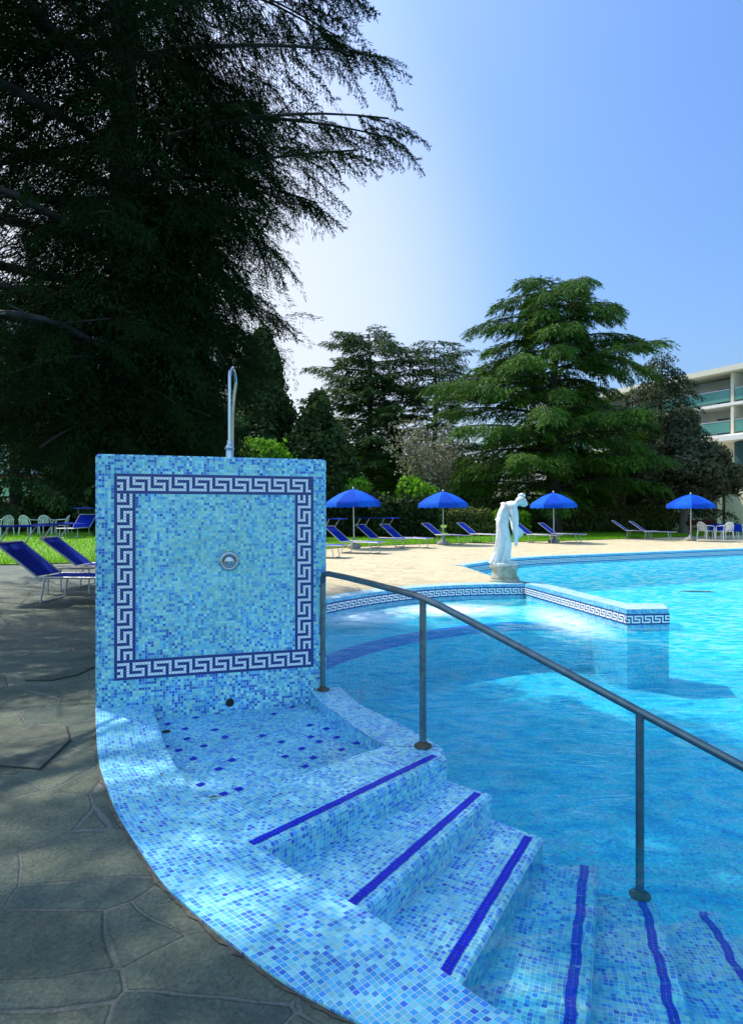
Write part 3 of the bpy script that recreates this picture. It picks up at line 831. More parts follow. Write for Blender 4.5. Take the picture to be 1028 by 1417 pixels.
# ------------------------------------------------------------------ ground
hole = outS[::2] + [(26.8, -1.2), (27.0, 28.6)] + farO[::-1] + [(2.25, 11.55), (2.95, 11.1), (2.74, 11.14)] + bayO[1:] + [(-1.7, 4.15)]
hole = [(p[0], p[1]) for p in outS] + [(27.0, -1.0), (27.0, 28.4)] + farO[::-1] + [(2.15, 14.6), (2.44, 11.8), (2.9, 11.08)] + bayO[::1] + [(-1.60, 4.20), (-1.83, 4.15)]
pav = MB(); flat_poly(pav, [(-70, -40), (110, -40), (110, 60), (-70, 60)], -0.012, [hole])
o = pav.build('stone_paving', M['stone']); tag(o, kind='structure')
# edge of peninsula
mb = MB(); ribbon(mb, [(2.16, 14.6), (2.45, 11.8), (2.9, 11.0)], -0.3, -0.011)
# lawn
ledge = spline([(-70, 11), (-40, 12), (-20, 13.2), (-12, 14.2), (-8, 15.2), (-4, 17.5), (-2, 21.0), (0.5, 23.8), (4, 25.8), (9, 28.0), (14, 31), (22, 36), (60, 60), (300, 200)], 6)
rows = [0, 0.6, 1.5, 3, 5, 8, 12, 18, 30, 60, 120, 300, 700, 1800]
def lawn_h(x, d):
    t = min(max(d / 9.0, 0), 1); t = t * t * (3 - 2 * t)
    k = min(max((-4 - x) / 4.0, 0), 1)
    return 0.012 + 0.30 * t * k
vs = []; fs = []
for (x, y) in ledge:
    for r in rows: vs.append((x, y + r, lawn_h(x, r)))
nr_ = len(rows)
for i in range(len(ledge) - 1):
    for j in range(nr_ - 1):
        a = i * nr_ + j; fs.append((a, a + nr_, a + nr_ + 1, a + 1))
mb = MB(); mb.idx(vs, fs, smooth=True); o = mb.build('lawn', M['lawn']); tag(o, kind='structure')
lx = np.array([p[0] for p in ledge]); ly = np.array([p[1] for p in ledge])
def lawn_z(x, y):
    return lawn_h(x, y - float(np.interp(x, lx, ly)))
# grass blades
nb = 90000
gx_ = np.concatenate([rng.uniform(-26, -4, nb // 2), rng.uniform(-5, 22, nb - nb // 2)])
gy_ = np.interp(gx_, lx, ly) + rng.uniform(0, 1, nb) ** 1.5 * 16
gz_ = np.array([lawn_h(a, b) for a, b in zip(gx_, gy_ - np.interp(gx_, lx, ly))])
h = rng.uniform(0.05, 0.13, nb); th = rng.uniform(0, 2 * PI, nb); wv = 0.012
lean = rng.normal(0, 0.03, (nb, 2))
V = np.zeros((nb, 3, 3))
V[:, 0] = np.stack([gx_ - wv * np.cos(th), gy_ - wv * np.sin(th), gz_ - 0.01], 1)
V[:, 1] = np.stack([gx_ + wv * np.cos(th), gy_ + wv * np.sin(th), gz_ - 0.01], 1)
V[:, 2] = np.stack([gx_ + lean[:, 0], gy_ + lean[:, 1], gz_ + h], 1)
tt = np.repeat(rng.uniform(0, 1, nb), 3)
o = fast_mesh('grass', V.reshape(-1, 3), np.arange(nb * 3).reshape(-1, 3), M['grass'], tint=tt)
tag(o, 'short bright green grass of the lawn beyond the paving', 'grass', kind='stuff')

# loose slabs let into the paving
def slab(pts, label, lift=0.003):
    g_ = MB()
    c = Vector((sum(p[0] for p in pts) / len(pts), sum(p[1] for p in pts) / len(pts)))
    big = [tuple(c + (Vector(p) - c) * 1.004 + (Vector(p) - c).normalized() * 0.010) for p in pts]
    root = empty('paving_slab', (c.x, c.y, 0)); tag(root, label, 'paving slab')
    g_.face([(p[0] - c.x, p[1] - c.y, -0.008) for p in big]); g_.build('slab_gap', M['gap'], root)
    s_ = MB(); tp = [(p[0] - c.x, p[1] - c.y, lift - 0.006) for p in pts]
    s_.face(tp)
    for i in range(len(tp)):
        a, b = tp[i], tp[(i + 1) % len(tp)]
        s_.face([(a[0], a[1], -0.012), (b[0], b[1], -0.012), b, a])
    s_.build('slab_top', M['slab'], root)
slab([(-3.1, 3.30), (-1.63, 3.02), (-1.67, 3.40), (-1.80, 3.62), (-3.1, 3.70)], 'squared stone slab with dark open joints on the paving left of the shower wall')
slab([(-2.60, 4.62), (-2.40, 4.62), (-2.28, 4.78), (-2.26, 5.02), (-2.42, 4.97)], 'small dark lozenge of stone let into the paving left of the shower wall')
# fallen leaves
def leaf(x, y, z, rz, s, label):
    mb = MB(); pts = [(-1, 0), (-0.5, 0.35), (0.1, 0.42), (0.6, 0.25), (1, 0), (0.6, -0.3), (0.0, -0.4), (-0.6, -0.3)]
    vs = [(0, 0, 0.006)] + [(p[0] * s, p[1] * s, 0.004 + abs(p[1]) * s * 0.5) for p in pts]
    mb.idx(vs, [(0, i + 1, (i + 1) % 8 + 1) for i in range(8)])
    mb.tube([(s * .9, 0, .006), (s * 1.5, s * .1, .004)], 0.0015, 5)
    o = mb.build('fallen_leaf', M['deadleaf']); o.location = (x, y, z); o.rotation_euler = (0, 0, rz)
    tag(o, label, 'leaf')
leaf(-0.745, 2.90, -0.096, 0.3, 0.022, 'brown leaf lying at the near corner of the foot basin')
leaf(-1.0, 2.93, 0.001, 1.3, 0.012, 'tiny brown leaf on the curved mosaic coping')
leaf(-0.40, 4.22, -0.096, 0.6, 0.025, 'brown leaf against the foot of the shower wall beside the curb')

# ------------------------------------------------------------------ foliage builders
def spray_near(seed):
    """a hanging spray of deodar cedar, one unit long, with brushes of needles"""
    r = np.random.default_rng(seed)
    tufts = []; dirs = []
    for i in range(26):
        t = (i + 1) / 26
        p = np.array([t, 0, -0.22 * t * t]); d = np.array([1, 0, -0.45 * t]); tufts.append(p); dirs.append(d)
        if i % 1 == 0 and t < 0.97:
            L = 0.36 * (1 - 0.72 * t) * r.uniform(0.6, 1.2)
            sgn = 1 if i % 2 else -1
            dv = np.array([0.75, sgn * r.uniform(0.5, 1.0), -r.uniform(0.2, 1.1)]); dv /= np.linalg.norm(dv)
            m = max(2, int(L / 0.05))
            for k in range(1, m + 1):
                s = L * k / m
                tufts.append(p + dv * s + np.array([0, 0, -0.5 * s * s])); dirs.append(dv + np.array([0, 0, -0.8 * s]))
    T = np.array(tufts); D = np.array(dirs); D /= np.linalg.norm(D, axis=1, keepdims=True)
    q = 4
    n = len(T) * q
    P = np.repeat(T, q, 0); DD = np.repeat(D, q, 0)
    P = P + DD * r.uniform(-0.03, 0.03, (n, 1))
    ra = r.normal(0, 1, (n, 3)); ra /= np.linalg.norm(ra, axis=1, keepdims=True)
    nd = DD * 0.75 + ra * 0.85; nd /= np.linalg.norm(nd, axis=1, keepdims=True)
    L = r.uniform(0.045, 0.085, (n, 1))
    sd = np.cross(nd, r.normal(0, 1, (n, 3))); sd /= np.linalg.norm(sd, axis=1, keepdims=True) + 1e-9
    wv = 0.010
    V = np.stack([P - sd * wv, P + sd * wv, P + nd * L], 1)
    return V.reshape(-1, 3), np.arange(n * 3).reshape(-1, 3)

def spray_far(seed, n=26, wide=0.5, leafl=0.2, leafw=0.055, droop=0.25):
    r = np.random.default_rng(seed)
    t = r.uniform(0.02, 1, n)
    side = r.uniform(-1, 1, n) * wide * (1 - 0.65 * t)
    P = np.stack([t * 1.0, side, -droop * t * t - 0.5 * np.abs(side) ** 1.5 + r.normal(0, 0.03, n)], 1)
    d = np.stack([np.ones(n) * 0.8, np.sign(side) * r.uniform(0.1, 0.9, n), -r.uniform(0.1, 0.75, n)], 1)
    d /= np.linalg.norm(d, axis=1, keepdims=True)
    L = r.uniform(0.6, 1.25, (n, 1)) * leafl
    sd = np.cross(d, r.normal(0, 0.5, (n, 3)) + np.array([0, 0, 1.0])); sd /= np.linalg.norm(sd, axis=1, keepdims=True)
    V = np.stack([P - sd * leafw, P + sd * leafw, P + d * L], 1)
    return V.reshape(-1, 3), np.arange(n * 3).reshape(-1, 3)

def place(sprays, X, Zup, pos, scale):
    """instances of sprays: X outward directions, returns V, F, tint"""
    m = len(pos)
    Xn = X / (np.linalg.norm(X, axis=1, keepdims=True) + 1e-9)
    Yn = np.cross(Zup, Xn); Yn /= np.linalg.norm(Yn, axis=1, keepdims=True) + 1e-9
    Zn = np.cross(Xn, Yn)
    R = np.stack([Xn, Yn, Zn], 2) * scale[:, None, None]
    Vs = []; Fs = []; Ts = []; base = 0
    which = rng.integers(0, len(sprays), m)
    for k, (v, f) in enumerate(sprays):
        ii = np.where(which == k)[0]
        if len(ii) == 0: continue
        W = np.einsum('mij,nj->mni', R[ii], v) + pos[ii][:, None, :]
        nv = len(v)
        Fk = f[None] + (np.arange(len(ii)) * nv)[:, None, None] + base
        tin = np.clip(rng.uniform(0, 1, len(ii))[:, None] * 0.75 + rng.uniform(0, 0.35, (len(ii), nv)), 0, 1)
        Vs.append(W.reshape(-1, 3)); Fs.append(Fk.reshape(-1, f.shape[1])); Ts.append(tin.ravel()); base += len(ii) * nv
    return np.concatenate(Vs), np.concatenate(Fs), np.concatenate(Ts)

def conifer(name, label, loc, H, Rf, zlo, nb, sprays, ssize, mat, bark='bark', trunk_r=0.3, droop=0.3, rise=0.12, dens=0.22, up_tip=0.0, seed=1, azf=None, twig=True, group=None, cat='tree', leanx=0.0, side_fac=0.34, extra=None, jit=0.25, fill=None, fill_n=1.0, gaps=(), inner=0):
    """trunk, whorled limbs and drooping sprays. Rf(h) gives the limb length at relative height h."""
    r = np.random.default_rng(seed)
    root = empty(name, loc); tag(root, label, cat, group)
    tr = MB()
    pts = [(leanx * (z / H) + 0.06 * math.sin(z * 0.7), 0.05 * math.cos(z * 0.9), z) for z in np.linspace(-0.2, H, 18)]
    rad = [trunk_r * (1.35 if i == 0 else 1) * (1 - 0.93 * (i / 17)) for i in range(18)]
    tr.tube(pts, rad, 10); tr.build('trunk', M[bark], root)
    br = MB(); Ps = []; Ds = []; Ss = []; Li = []; tubes = []
    limbs = []
    for i in range(nb):
        hrel = (i + r.uniform(0, 1)) / nb
        z = zlo + (H - zlo) * hrel
        az = i * 2.39996 + r.uniform(-0.5, 0.5)
        L = Rf(hrel) * r.uniform(1 - jit, 1 + 0.4 * jit)
        if azf: L *= azf(az, z)
        limbs.append((z, az, L, rise + r.uniform(-0.07, 0.1), droop * r.uniform(0.7, 1.3)))
    if extra: limbs += extra
    for (z, az, L, ri, dr) in limbs:
        if L < 0.15: L = 0.15
        ca, sa = math.cos(az), math.sin(az)
        n = 9; lp = []
        bend = r.uniform(-0.2, 0.2)
        for k in range(n + 1):
            t = k / n; a2 = az + bend * t
            lp.append(np.array([leanx * z / H + L * t * math.cos(a2), L * t * math.sin(a2), z + L * (ri * t - dr * t * t + up_tip * t ** 4)]))
        tubes.append([]); li = len(tubes) - 1
        tubes[li].append(([tuple(p) for p in lp], [max(0.012, trunk_r * 0.16 * (0.4 + L / 6) * (1 - 0.88 * k / n)) for k in range(n + 1)], 5))
        step = dens * ssize
        m = max(3, int(L / step))
        for q in range(m):
            t = 0.10 + 0.90 * (q + r.uniform(0, 1)) / m
            f = t * n; k = min(int(f), n - 1); p = lp[k] + (lp[k + 1] - lp[k]) * (f - k)
            dv = lp[k + 1] - lp[k]; dv = dv / np.linalg.norm(dv)
            sgn = 1 if q % 2 else -1
            ang = sgn * r.uniform(0.25, 1.25) * (1.15 - 0.6 * t)
            c, s = math.cos(ang), math.sin(ang)
            d2 = np.array([dv[0] * c - dv[1] * s, dv[0] * s + dv[1] * c, dv[2] - r.uniform(0.02, 0.5)])
            sz = ssize * r.uniform(0.6, 1.15) * (1.0 - 0.35 * t)
            # secondary twig: a shift sideways so boughs form flat plates
            lat = r.uniform(0, 1) * side_fac * L * (1 - t) * 0.9
            p2 = p + np.array([d2[0], d2[1], d2[2] * 0.5]) * lat
            if twig and lat > 0.25: tubes[li].append(([tuple(p), tuple(p2)], [0.012 * ssize, 0.006 * ssize], 4))
            Ps.append(p2); Ds.append(d2); Ss.append(sz); Li.append(li)
        Ps.append(lp[-2]); Ds.append(lp[-1] - lp[-2] + np.array([0, 0, -0.02])); Ss.append(ssize * 0.8); Li.append(li)
    Li = np.array(Li); alive = np.ones(len(tubes), bool)
    Ps = np.array(Ps); Ds = np.array(Ds); Ss = np.array(Ss)
    def open_gaps(P_, D_, S_):
        keep = np.ones(len(P_), bool); sd_ = np.array(to_sun)
        for (gx0, gy0, gr0) in gaps:                      # openings in the crown that let a patch of sun through
            mid = P_ + D_ / (np.linalg.norm(D_, axis=1, keepdims=True) + 1e-9) * (S_[:, None] * .45) + np.array(loc) - np.array([gx0, gy0, 0])
            dist = np.linalg.norm(mid - (mid @ sd_)[:, None] * sd_, axis=1)
            keep &= dist > gr0
        return keep
    if gaps:
        k_ = open_gaps(Ps, Ds, Ss) & (Ps[:, 2] > 1.75); 
        frac = np.bincount(Li, k_, len(tubes)) / np.maximum(1, np.bincount(Li, minlength=len(tubes)))
        alive = frac > 0.5; k_ &= alive[Li]                # a limb that lost most of its foliage is left out whole
        Ps, Ds, Ss = Ps[k_], Ds[k_], Ss[k_]
    for ok_, tl in zip(alive, tubes):
        if ok_:
            for (p_, r_q, sg_) in tl: br.tube(p_, r_q, sg_, caps=False)
    br.build('limbs', M[bark], root)
    up = np.tile(np.array([0, 0, 1.0]), (len(Ps), 1)) + r.normal(0, 0.25, (len(Ps), 3))
    V, F, T = place(sprays, Ds, up, Ps, Ss)
    if fill:
        ii = r.integers(0, len(Ps), int(len(Ps) * fill_n)); ii = ii[np.hypot(Ps[ii, 0], Ps[ii, 1]) < r.uniform(1.4, 3.4, len(ii))]
        Pf = Ps[ii] + r.normal(0, .22, (len(ii), 3)) - Ds[ii] * .15; Df = Ds[ii] + r.normal(0, .35, (len(ii), 3)); Sf = Ss[ii] * 0.95
        uf = up[ii]
        if inner:
            m_ = inner; a_ = r.uniform(0, 2 * PI, m_); z_ = r.uniform(2.2, 8.8, m_); q_ = r.uniform(.15, 1.0, m_) * np.interp(z_, [3, 5, 6.5], [1.0, 1.1, 1.6])
            Pf = np.concatenate([Pf, np.stack([q_ * np.cos(a_), q_ * np.sin(a_), z_], 1)]); Df = np.concatenate([Df, np.stack([np.cos(a_), np.sin(a_), r.uniform(-1.0, 0, m_)], 1)])
            Sf = np.concatenate([Sf, r.uniform(.7, 1.2, m_)]); uf = np.concatenate([uf, np.tile([0, 0, 1.0], (m_, 1))])
        k_ = open_gaps(Pf, Df, Sf)
        V2, F2, T2 = place(fill, Df[k_], uf[k_], Pf[k_], Sf[k_])
        F = np.concatenate([F, F2 + len(V)]); V = np.concatenate([V, V2]); T = np.concatenate([T, T2 * .7])
    fast_mesh('crown', V, F, M[mat], root, T)
    return root

def leaves(clumps, n, size, seed, core=True, hang=0.0, elong=1.6):
    """leaf faces through the outer part of a set of ellipsoids (cx,cy,cz,rx,ry,rz)"""
    r = np.random.default_rng(seed)
    cl = np.array(clumps, float)
    area = cl[:, 3] * cl[:, 5]; pick = r.choice(len(cl), n, p=area / area.sum())
    u = r.normal(0, 1, (n, 3)); u /= np.linalg.norm(u, axis=1, keepdims=True)
    rad = r.uniform(0.45, 1.0, (n, 1)) ** 0.5 * (1 + 0.10 * r.normal(0, 1, (n, 1)))
    P = cl[pick, :3] + u * rad * cl[pick, 3:6]
    nrm = u + r.normal(0, 0.7, (n, 3)); nrm /= np.linalg.norm(nrm, axis=1, keepdims=True)
    a = np.cross(nrm, r.normal(0, 1, (n, 3))); a[:, 2] -= hang; a /= np.linalg.norm(a, axis=1, keepdims=True)
    b = np.cross(nrm, a); b /= np.linalg.norm(b, axis=1, keepdims=True) + 1e-9
    s = size * r.uniform(0.6, 1.3, (n, 1))
    V = np.stack([P - a * s * elong * .5, P + b * s * .45, P + a * s * elong * .5, P - b * s * .45], 1).reshape(-1, 3)
    F = np.arange(n * 4).reshape(-1, 4)
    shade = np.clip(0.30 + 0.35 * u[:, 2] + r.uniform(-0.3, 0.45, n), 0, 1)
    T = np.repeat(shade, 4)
    return V, F, T

def ellip(c, rx, ry, rz, nu=14, nv=8):
    vs = []; fs = []
    for j in range(nv + 1):
        ph = PI * j / nv
        for i in range(nu):
            t = 2 * PI * i / nu
            vs.append((c[0] + rx * math.sin(ph) * math.cos(t), c[1] + ry * math.sin(ph) * math.sin(t), c[2] + rz * math.cos(ph)))
    for j in range(nv):
        for i in range(nu):
            i2 = (i + 1) % nu; fs.append((j * nu + i, (j + 1) * nu + i, (j + 1) * nu + i2, j * nu + i2))
    return np.array(vs), np.array(fs)

def bush(name, label, loc, clumps, n, size, mat, cat, seed=1, core=0.72, trunk=None, bark='bark2', hang=0.0, elong=1.6, group=None):
    root = empty(name, loc); tag(root, label, cat, group)
    V, F, T = leaves(clumps, n, size, seed, hang=hang, elong=elong)
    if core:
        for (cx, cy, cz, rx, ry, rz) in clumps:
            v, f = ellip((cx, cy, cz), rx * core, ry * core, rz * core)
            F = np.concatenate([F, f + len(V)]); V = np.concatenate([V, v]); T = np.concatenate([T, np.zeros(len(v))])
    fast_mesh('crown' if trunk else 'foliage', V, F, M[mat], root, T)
    if trunk:
        tr = MB()
        for (pts, rad) in trunk: tr.tube(pts, rad, 9)
        tr.build('trunk', M[bark], root)
    return root

def px(u, v_or_none, Y):
    return (u - 514) * Y / 850

# ------------------------------------------------------------------ the near cedar
near = [spray_near(s) for s in (1, 2, 3)]
TX, TY = -3.3, 8.3
GAPS = [(-1.72, 3.78, .46), (-2.05, 3.62, .44), (-1.15, 2.95, .24), (-2.9, 3.4, .30), (-2.6, 6.6, .3), 
        (2.4, 4.2, .45), (3.3, 4.4, .6), (1.4, 4.6, .3)]
def az_near(az, z):
    d = math.cos(az - math.radians(62))           # shorter at the back right: the sun reaches the far bay
    k = 1.0 - 0.42 * max(0, d) + 0.45 * max(0, math.cos(az - math.radians(148))) ** 2
    L = prof_near((z - 2.0) / 12.5) * k
    rt = math.cos(az + math.radians(12))
    if rt > 0.2:
        cap = float(np.interp(z, [2.2, 3.6, 4.5, 5.3, 5.9, 6.6, 8, 10, 13], [1.6, 1.1, 0.8, 1.4, 2.6, 3.4, 3.2, 3.1, 3.0]))
        L = min(L, cap * (1 + 0.5 * (1 - rt)))
    fl = math.cos(az - math.radians(232))
    if fl > 0 and z > 4: L *= 1 + 0.28 * fl
    return L / prof_near((z - 2.0) / 12.5)
prof_near = lambda h: 5.7 * (1 - 0.55 * max(0, h)) * (0.8 if h < 0.10 else 1)
ext = [(5.2, -.25, 1.8, .2, .19), (5.7, -.05, 3.2, .2, .19), (6.1, -.35, 3.6, .18, .19), (6.5, .1, 3.7, .22, .19), (6.9, -.2, 3.6, .2, .19), (7.4, .0, 3.5, .2, .19), (7.8, -.35, 3.1, .2, .26),
       (8.2, -.1, 3.0, .16, .26), (8.6, .15, 3.0, .12, .28), (9.0, -.3, 3.2, .1, .26), (2.9, -.9, 1.5, .05, .3), (3.2, -1.6, 2.2, .05, .3), (2.7, -2.1, 2.4, .0, .25), (3.0, -.3, 1.3, .05, .3)] + [(z_, a_, l_, .16, .2) for (z_, a_, l_) in [(4.2, .9, 2.2), (4.6, 1.0, 2.6), (5.0, .9, 2.4), (4.4, 1.3, 2.6), (5.5, .6, 2.4), (3.8, 1.1, 2.4), (3.4, .9, 2.0)]]
fine = [spray_far(s_, 130, 0.55, 0.10, 0.009, 0.4) for s_ in (51, 52, 53)]
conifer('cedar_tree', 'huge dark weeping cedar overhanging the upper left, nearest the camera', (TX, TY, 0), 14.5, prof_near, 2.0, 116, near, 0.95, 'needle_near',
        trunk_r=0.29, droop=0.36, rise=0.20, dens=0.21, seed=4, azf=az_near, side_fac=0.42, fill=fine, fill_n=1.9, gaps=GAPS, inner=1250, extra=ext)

# ------------------------------------------------------------------ far trees
farS = [spray_far(s, 30, 0.5, 0.24, 0.05, 0.28) for s in (11, 12, 13, 14)]
farB = [spray_far(s, 40, 0.42, 0.26, 0.03, 0.34) for s in (15, 16, 17, 18)]
farL = [spray_far(s, 32, 0.5, 0.26, 0.04, 0.15) for s in (21, 22, 23)]
spr = [spray_far(s, 26, 0.4, 0.2, 0.05, 0.35) for s in (31, 32)]
def interp(xs, ys): return lambda h: float(np.interp(h, xs, ys))
conifer('cedar_tree', 'broad bright green cedar with layered boughs behind the statue, tallest of the far trees', (px(765, 0, 38), 38, 0), 15.6,
        interp([0, .15, .3, .5, .65, .8, .9, .96, 1], [7.9, 7.8, 7.4, 6.6, 6.2, 5.4, 4.4, 3.4, 1.8]), 1.9, 78, farB, 1.5, 'needle', trunk_r=0.5, droop=0.30, rise=0.28, dens=0.062, seed=8, side_fac=0.30, jit=0.5)
conifer('cedar_tree', 'dark flat-topped cedar left of the tallest far cedar', (px(512, 0, 50), 50, 0), 16.2,
        interp([0, .3, .6, .85, 1], [5.0, 5.2, 4.6, 4.0, 1.4]), 3, 80, farL, 1.6, 'needle_dk', trunk_r=0.45, droop=0.10, rise=0.16, dens=0.10, seed=9, jit=0.4)
conifer('cedar_tree', 'slender open dark cedar between the flat-topped cedar and the tallest cedar', (px(602, 0, 52), 52, 0), 15.8,
        interp([0, .3, .6, .85, 1], [4.2, 4.2, 3.4, 3.2, 1.2]), 4, 60, farL, 1.5, 'needle_dk', trunk_r=0.4, droop=0.10, rise=0.2, dens=0.13, seed=10, jit=0.45)
conifer('spruce_tree', 'narrow dark spruce with a pointed top in front of the white hotel', (px(914, 0, 43), 43, 0), 12.6,
        interp([0, .3, .6, .85, 1], [4.2, 3.8, 2.9, 1.6, 0.3]), 1.2, 90, spr, 1.25, 'needle_sp', trunk_r=0.3, droop=0.42, rise=0.1, dens=0.12, seed=12, up_tip=0.12)
# trees closing the left side behind the near cedar
for (u, Y, H, Rm, sd, lab) in [(20, 30, 12.5, 4.5, 41, 'dark conifer far left behind the near cedar'), (150, 34, 9.0, 4.2, 42, 'dark drooping conifer behind the upper left corner of the shower wall'),
                               (255, 27, 7.6, 3.6, 43, 'deep green drooping conifer directly behind the shower wall and left of its pipe')]:
    conifer('conifer_tree', lab, (px(u, 0, Y), Y, 0.2), H, interp([0, .4, .8, 1], [Rm, Rm, Rm * .6, .5]), 1.0, 60, farS, 1.3, 'needle_dk', trunk_r=0.3, droop=0.35, rise=0.1, dens=0.11, seed=sd)

def cone_clumps(H, R, n, seed, zlo=0.4, shape=1.0):
    r = np.random.default_rng(seed); out = []
    for i in range(n):
        h = r.uniform(0, 1) ** 0.85; rr = R * (1 - h ** 1.5) ** shape * 0.68; a = r.uniform(0, 2 * PI)
        s = R * (0.48 - 0.26 * h) * r.uniform(0.8, 1.2)
        out.append((rr * math.cos(a), rr * math.sin(a), zlo + (H - zlo - s) * h + s * 0.5, s, s, s * 1.45))
    return out
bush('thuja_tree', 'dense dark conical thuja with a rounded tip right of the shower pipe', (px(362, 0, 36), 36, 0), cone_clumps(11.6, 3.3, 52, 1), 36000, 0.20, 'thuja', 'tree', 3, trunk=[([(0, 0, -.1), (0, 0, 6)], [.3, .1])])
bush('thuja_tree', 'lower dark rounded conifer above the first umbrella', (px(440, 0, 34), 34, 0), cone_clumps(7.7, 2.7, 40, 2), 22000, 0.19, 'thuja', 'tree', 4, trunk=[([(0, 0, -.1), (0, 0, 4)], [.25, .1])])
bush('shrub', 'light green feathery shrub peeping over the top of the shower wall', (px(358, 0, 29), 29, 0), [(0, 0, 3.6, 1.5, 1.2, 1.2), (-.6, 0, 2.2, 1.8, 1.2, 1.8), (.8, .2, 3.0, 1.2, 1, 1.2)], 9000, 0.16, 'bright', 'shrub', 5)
# clipped hedge with a bright top
hc = []
r_ = np.random.default_rng(77)
for i in range(22):
    hc.append((r_.uniform(-2.3, 2.1), r_.uniform(-.8, .8), r_.uniform(0.6, 2.6), 0.75, 0.7, 0.8))
bush('shrub', 'large rounded shrub with a sunlit lime green top behind the first two umbrellas', (px(540, 0, 33), 33, 0), hc, 22000, 0.15, 'bright', 'shrub', 6)
bush('shrub', 'low dark shrub in the shade just behind the first umbrella', (px(470, 0, 31.5), 31.5, 0), [(x, 0, z, .8, .6, .9) for x in (-1.6, -.8, 0, .8, 1.6) for z in (.6, 1.5)], 9000, 0.14, 'dkleaf', 'shrub', 16)
bush('shrub', 'dark evergreen shrub with long leaves between the first and second umbrellas', (px(560, 0, 30.5), 30.5, 0), [(x, 0, z, .7, .6, .8) for x in (-1.0, 0, 1.0) for z in (.5, 1.3)], 7000, 0.16, 'dkleaf', 'shrub', 17)
# bare blossom shrub
bs = empty('blossom_tree', (px(597, 0, 41), 41, 0)); tag(bs, 'grey twiggy shrub in pale blossom against the dark cedars', 'tree')
tw = MB(); Pt = []
r_ = np.random.default_rng(5)
for i in range(90):
    a = r_.uniform(0, 2 * PI); sp = r_.uniform(0.2, 0.62); L = r_.uniform(4.0, 7.4)
    d = np.array([math.cos(a) * sp * .8, math.sin(a) * sp * .8, 1.0]); d /= np.linalg.norm(d)
    pts = [np.zeros(3)]
    for k in range(1, 7):
        pts.append(pts[-1] + (d + r_.normal(0, .09, 3)) * L / 6)
        if k > 1:
            for q in range(14): Pt.append(pts[-1] - d * r_.uniform(0, L / 6) + r_.normal(0, .22, 3))
            for q in range(2):
                e = pts[-1] + (d * .5 + r_.normal(0, .5, 3)) * .8
                tw.tube([tuple(pts[-1]), tuple(e)], [0.012, 0.005], 3, caps=False)
                for w_ in range(6): Pt.append(pts[-1] + (e - pts[-1]) * r_.uniform(.2, 1) + r_.normal(0, .08, 3))
    tw.tube([tuple(p) for p in pts], [0.03 - 0.004 * k for k in range(7)], 4, caps=False)
tw.build('trunk', M['bark2'], bs)
Pt = np.array(Pt); n = len(Pt)
a = r_.normal(0, 1, (n, 3)); a /= np.linalg.norm(a, axis=1, keepdims=True); b = np.cross(a, r_.normal(0, 1, (n, 3))); b /= np.linalg.norm(b, axis=1, keepdims=True)
s = r_.uniform(.04, .09, (n, 1)); V = np.stack([Pt - a * s, Pt + b * s, Pt + a * s, Pt - b * s], 1).reshape(-1, 3)
fast_mesh('crown', V, np.arange(n * 4).reshape(-1, 4), M['blossom'], bs, np.repeat(r_.uniform(0, 1, n), 4))
# bronze-leaved tree
r_ = np.random.default_rng(6); cl = []
for i in range(44):
    a = r_.uniform(0, 2 * PI); h = r_.uniform(0, 1); R = 2.9 * math.sin(min(1, h * 1.1 + .22) * PI) ** .7 * r_.uniform(.3, 1)
    cl.append((R * math.cos(a), R * math.sin(a), 2.2 + h * 4.6, .85, .85, .7))
bush('bronze_leaved_tree', 'dark bronze-leaved round tree over the last umbrella by the hotel', (px(944, 0, 36), 36, 0), cl, 26000, 0.17, 'purple', 'tree', 7, core=0.5,
     trunk=[([(0, 0, -.1), (.05, 0, 1.2), (.3, 0, 2.4), (.8, .1, 4)], [.26, .2, .16, .06]), ([(.05, 0, 1.1), (-.4, 0, 2.4), (-.9, 0, 4.2)], [.15, .11, .05]), ([(.1, 0, 1.6), (.1, .5, 4.5)], [.12, .04])])
bush('hedge', 'low olive hedge behind the third umbrella, in front of the cream pavilion', (px(820, 0, 39), 39, 0), [(x, 0, z, .9, .6, .65) for x in np.arange(-6, 4.6, .8) for z in (.5, 1.1)], 16000, 0.14, 'olive', 'hedge', 8)
bush('hedge', 'tall black-green clipped hedge behind the white plastic chairs', (px(60, 0, 33), 33, .25), [(x, 0, z, 1.2, .7, .75) for x in np.arange(-12, 13.1, 1.1) for z in (.5, 1.2)], 22000, 0.14, 'dkleaf', 'hedge', 9)
bush('shrub', 'sunlit yellow-green shrub glimpsed beside the left edge of the shower wall', (px(108, 0, 36), 36, .2), [(0, 0, 2.6, 1.1, .8, 1.2), (-.5, 0, 3.4, .8, .7, .8)], 5000, 0.15, 'olive', 'shrub', 10)
# second row of umbrellas: planted bed below the second umbrella
for (u, Y, s_, lab, sd) in [(650, 33, 1.0, 'small mid green shrub behind the second umbrella', 21), (705, 34, .9, 'small mid green shrub directly behind the statue', 22), (690, 39, 1.5, 'taller olive shrub behind the statue', 23)]:
    bush('shrub', lab, (px(u, 0, Y), Y, 0), [(x * s_, 0, z * s_, .6 * s_, .5 * s_, .55 * s_) for x in (-.7, 0, .7) for z in (.45, 1.0)], 5000, 0.12, 'olive' if sd != 22 else 'bright', 'shrub', sd)
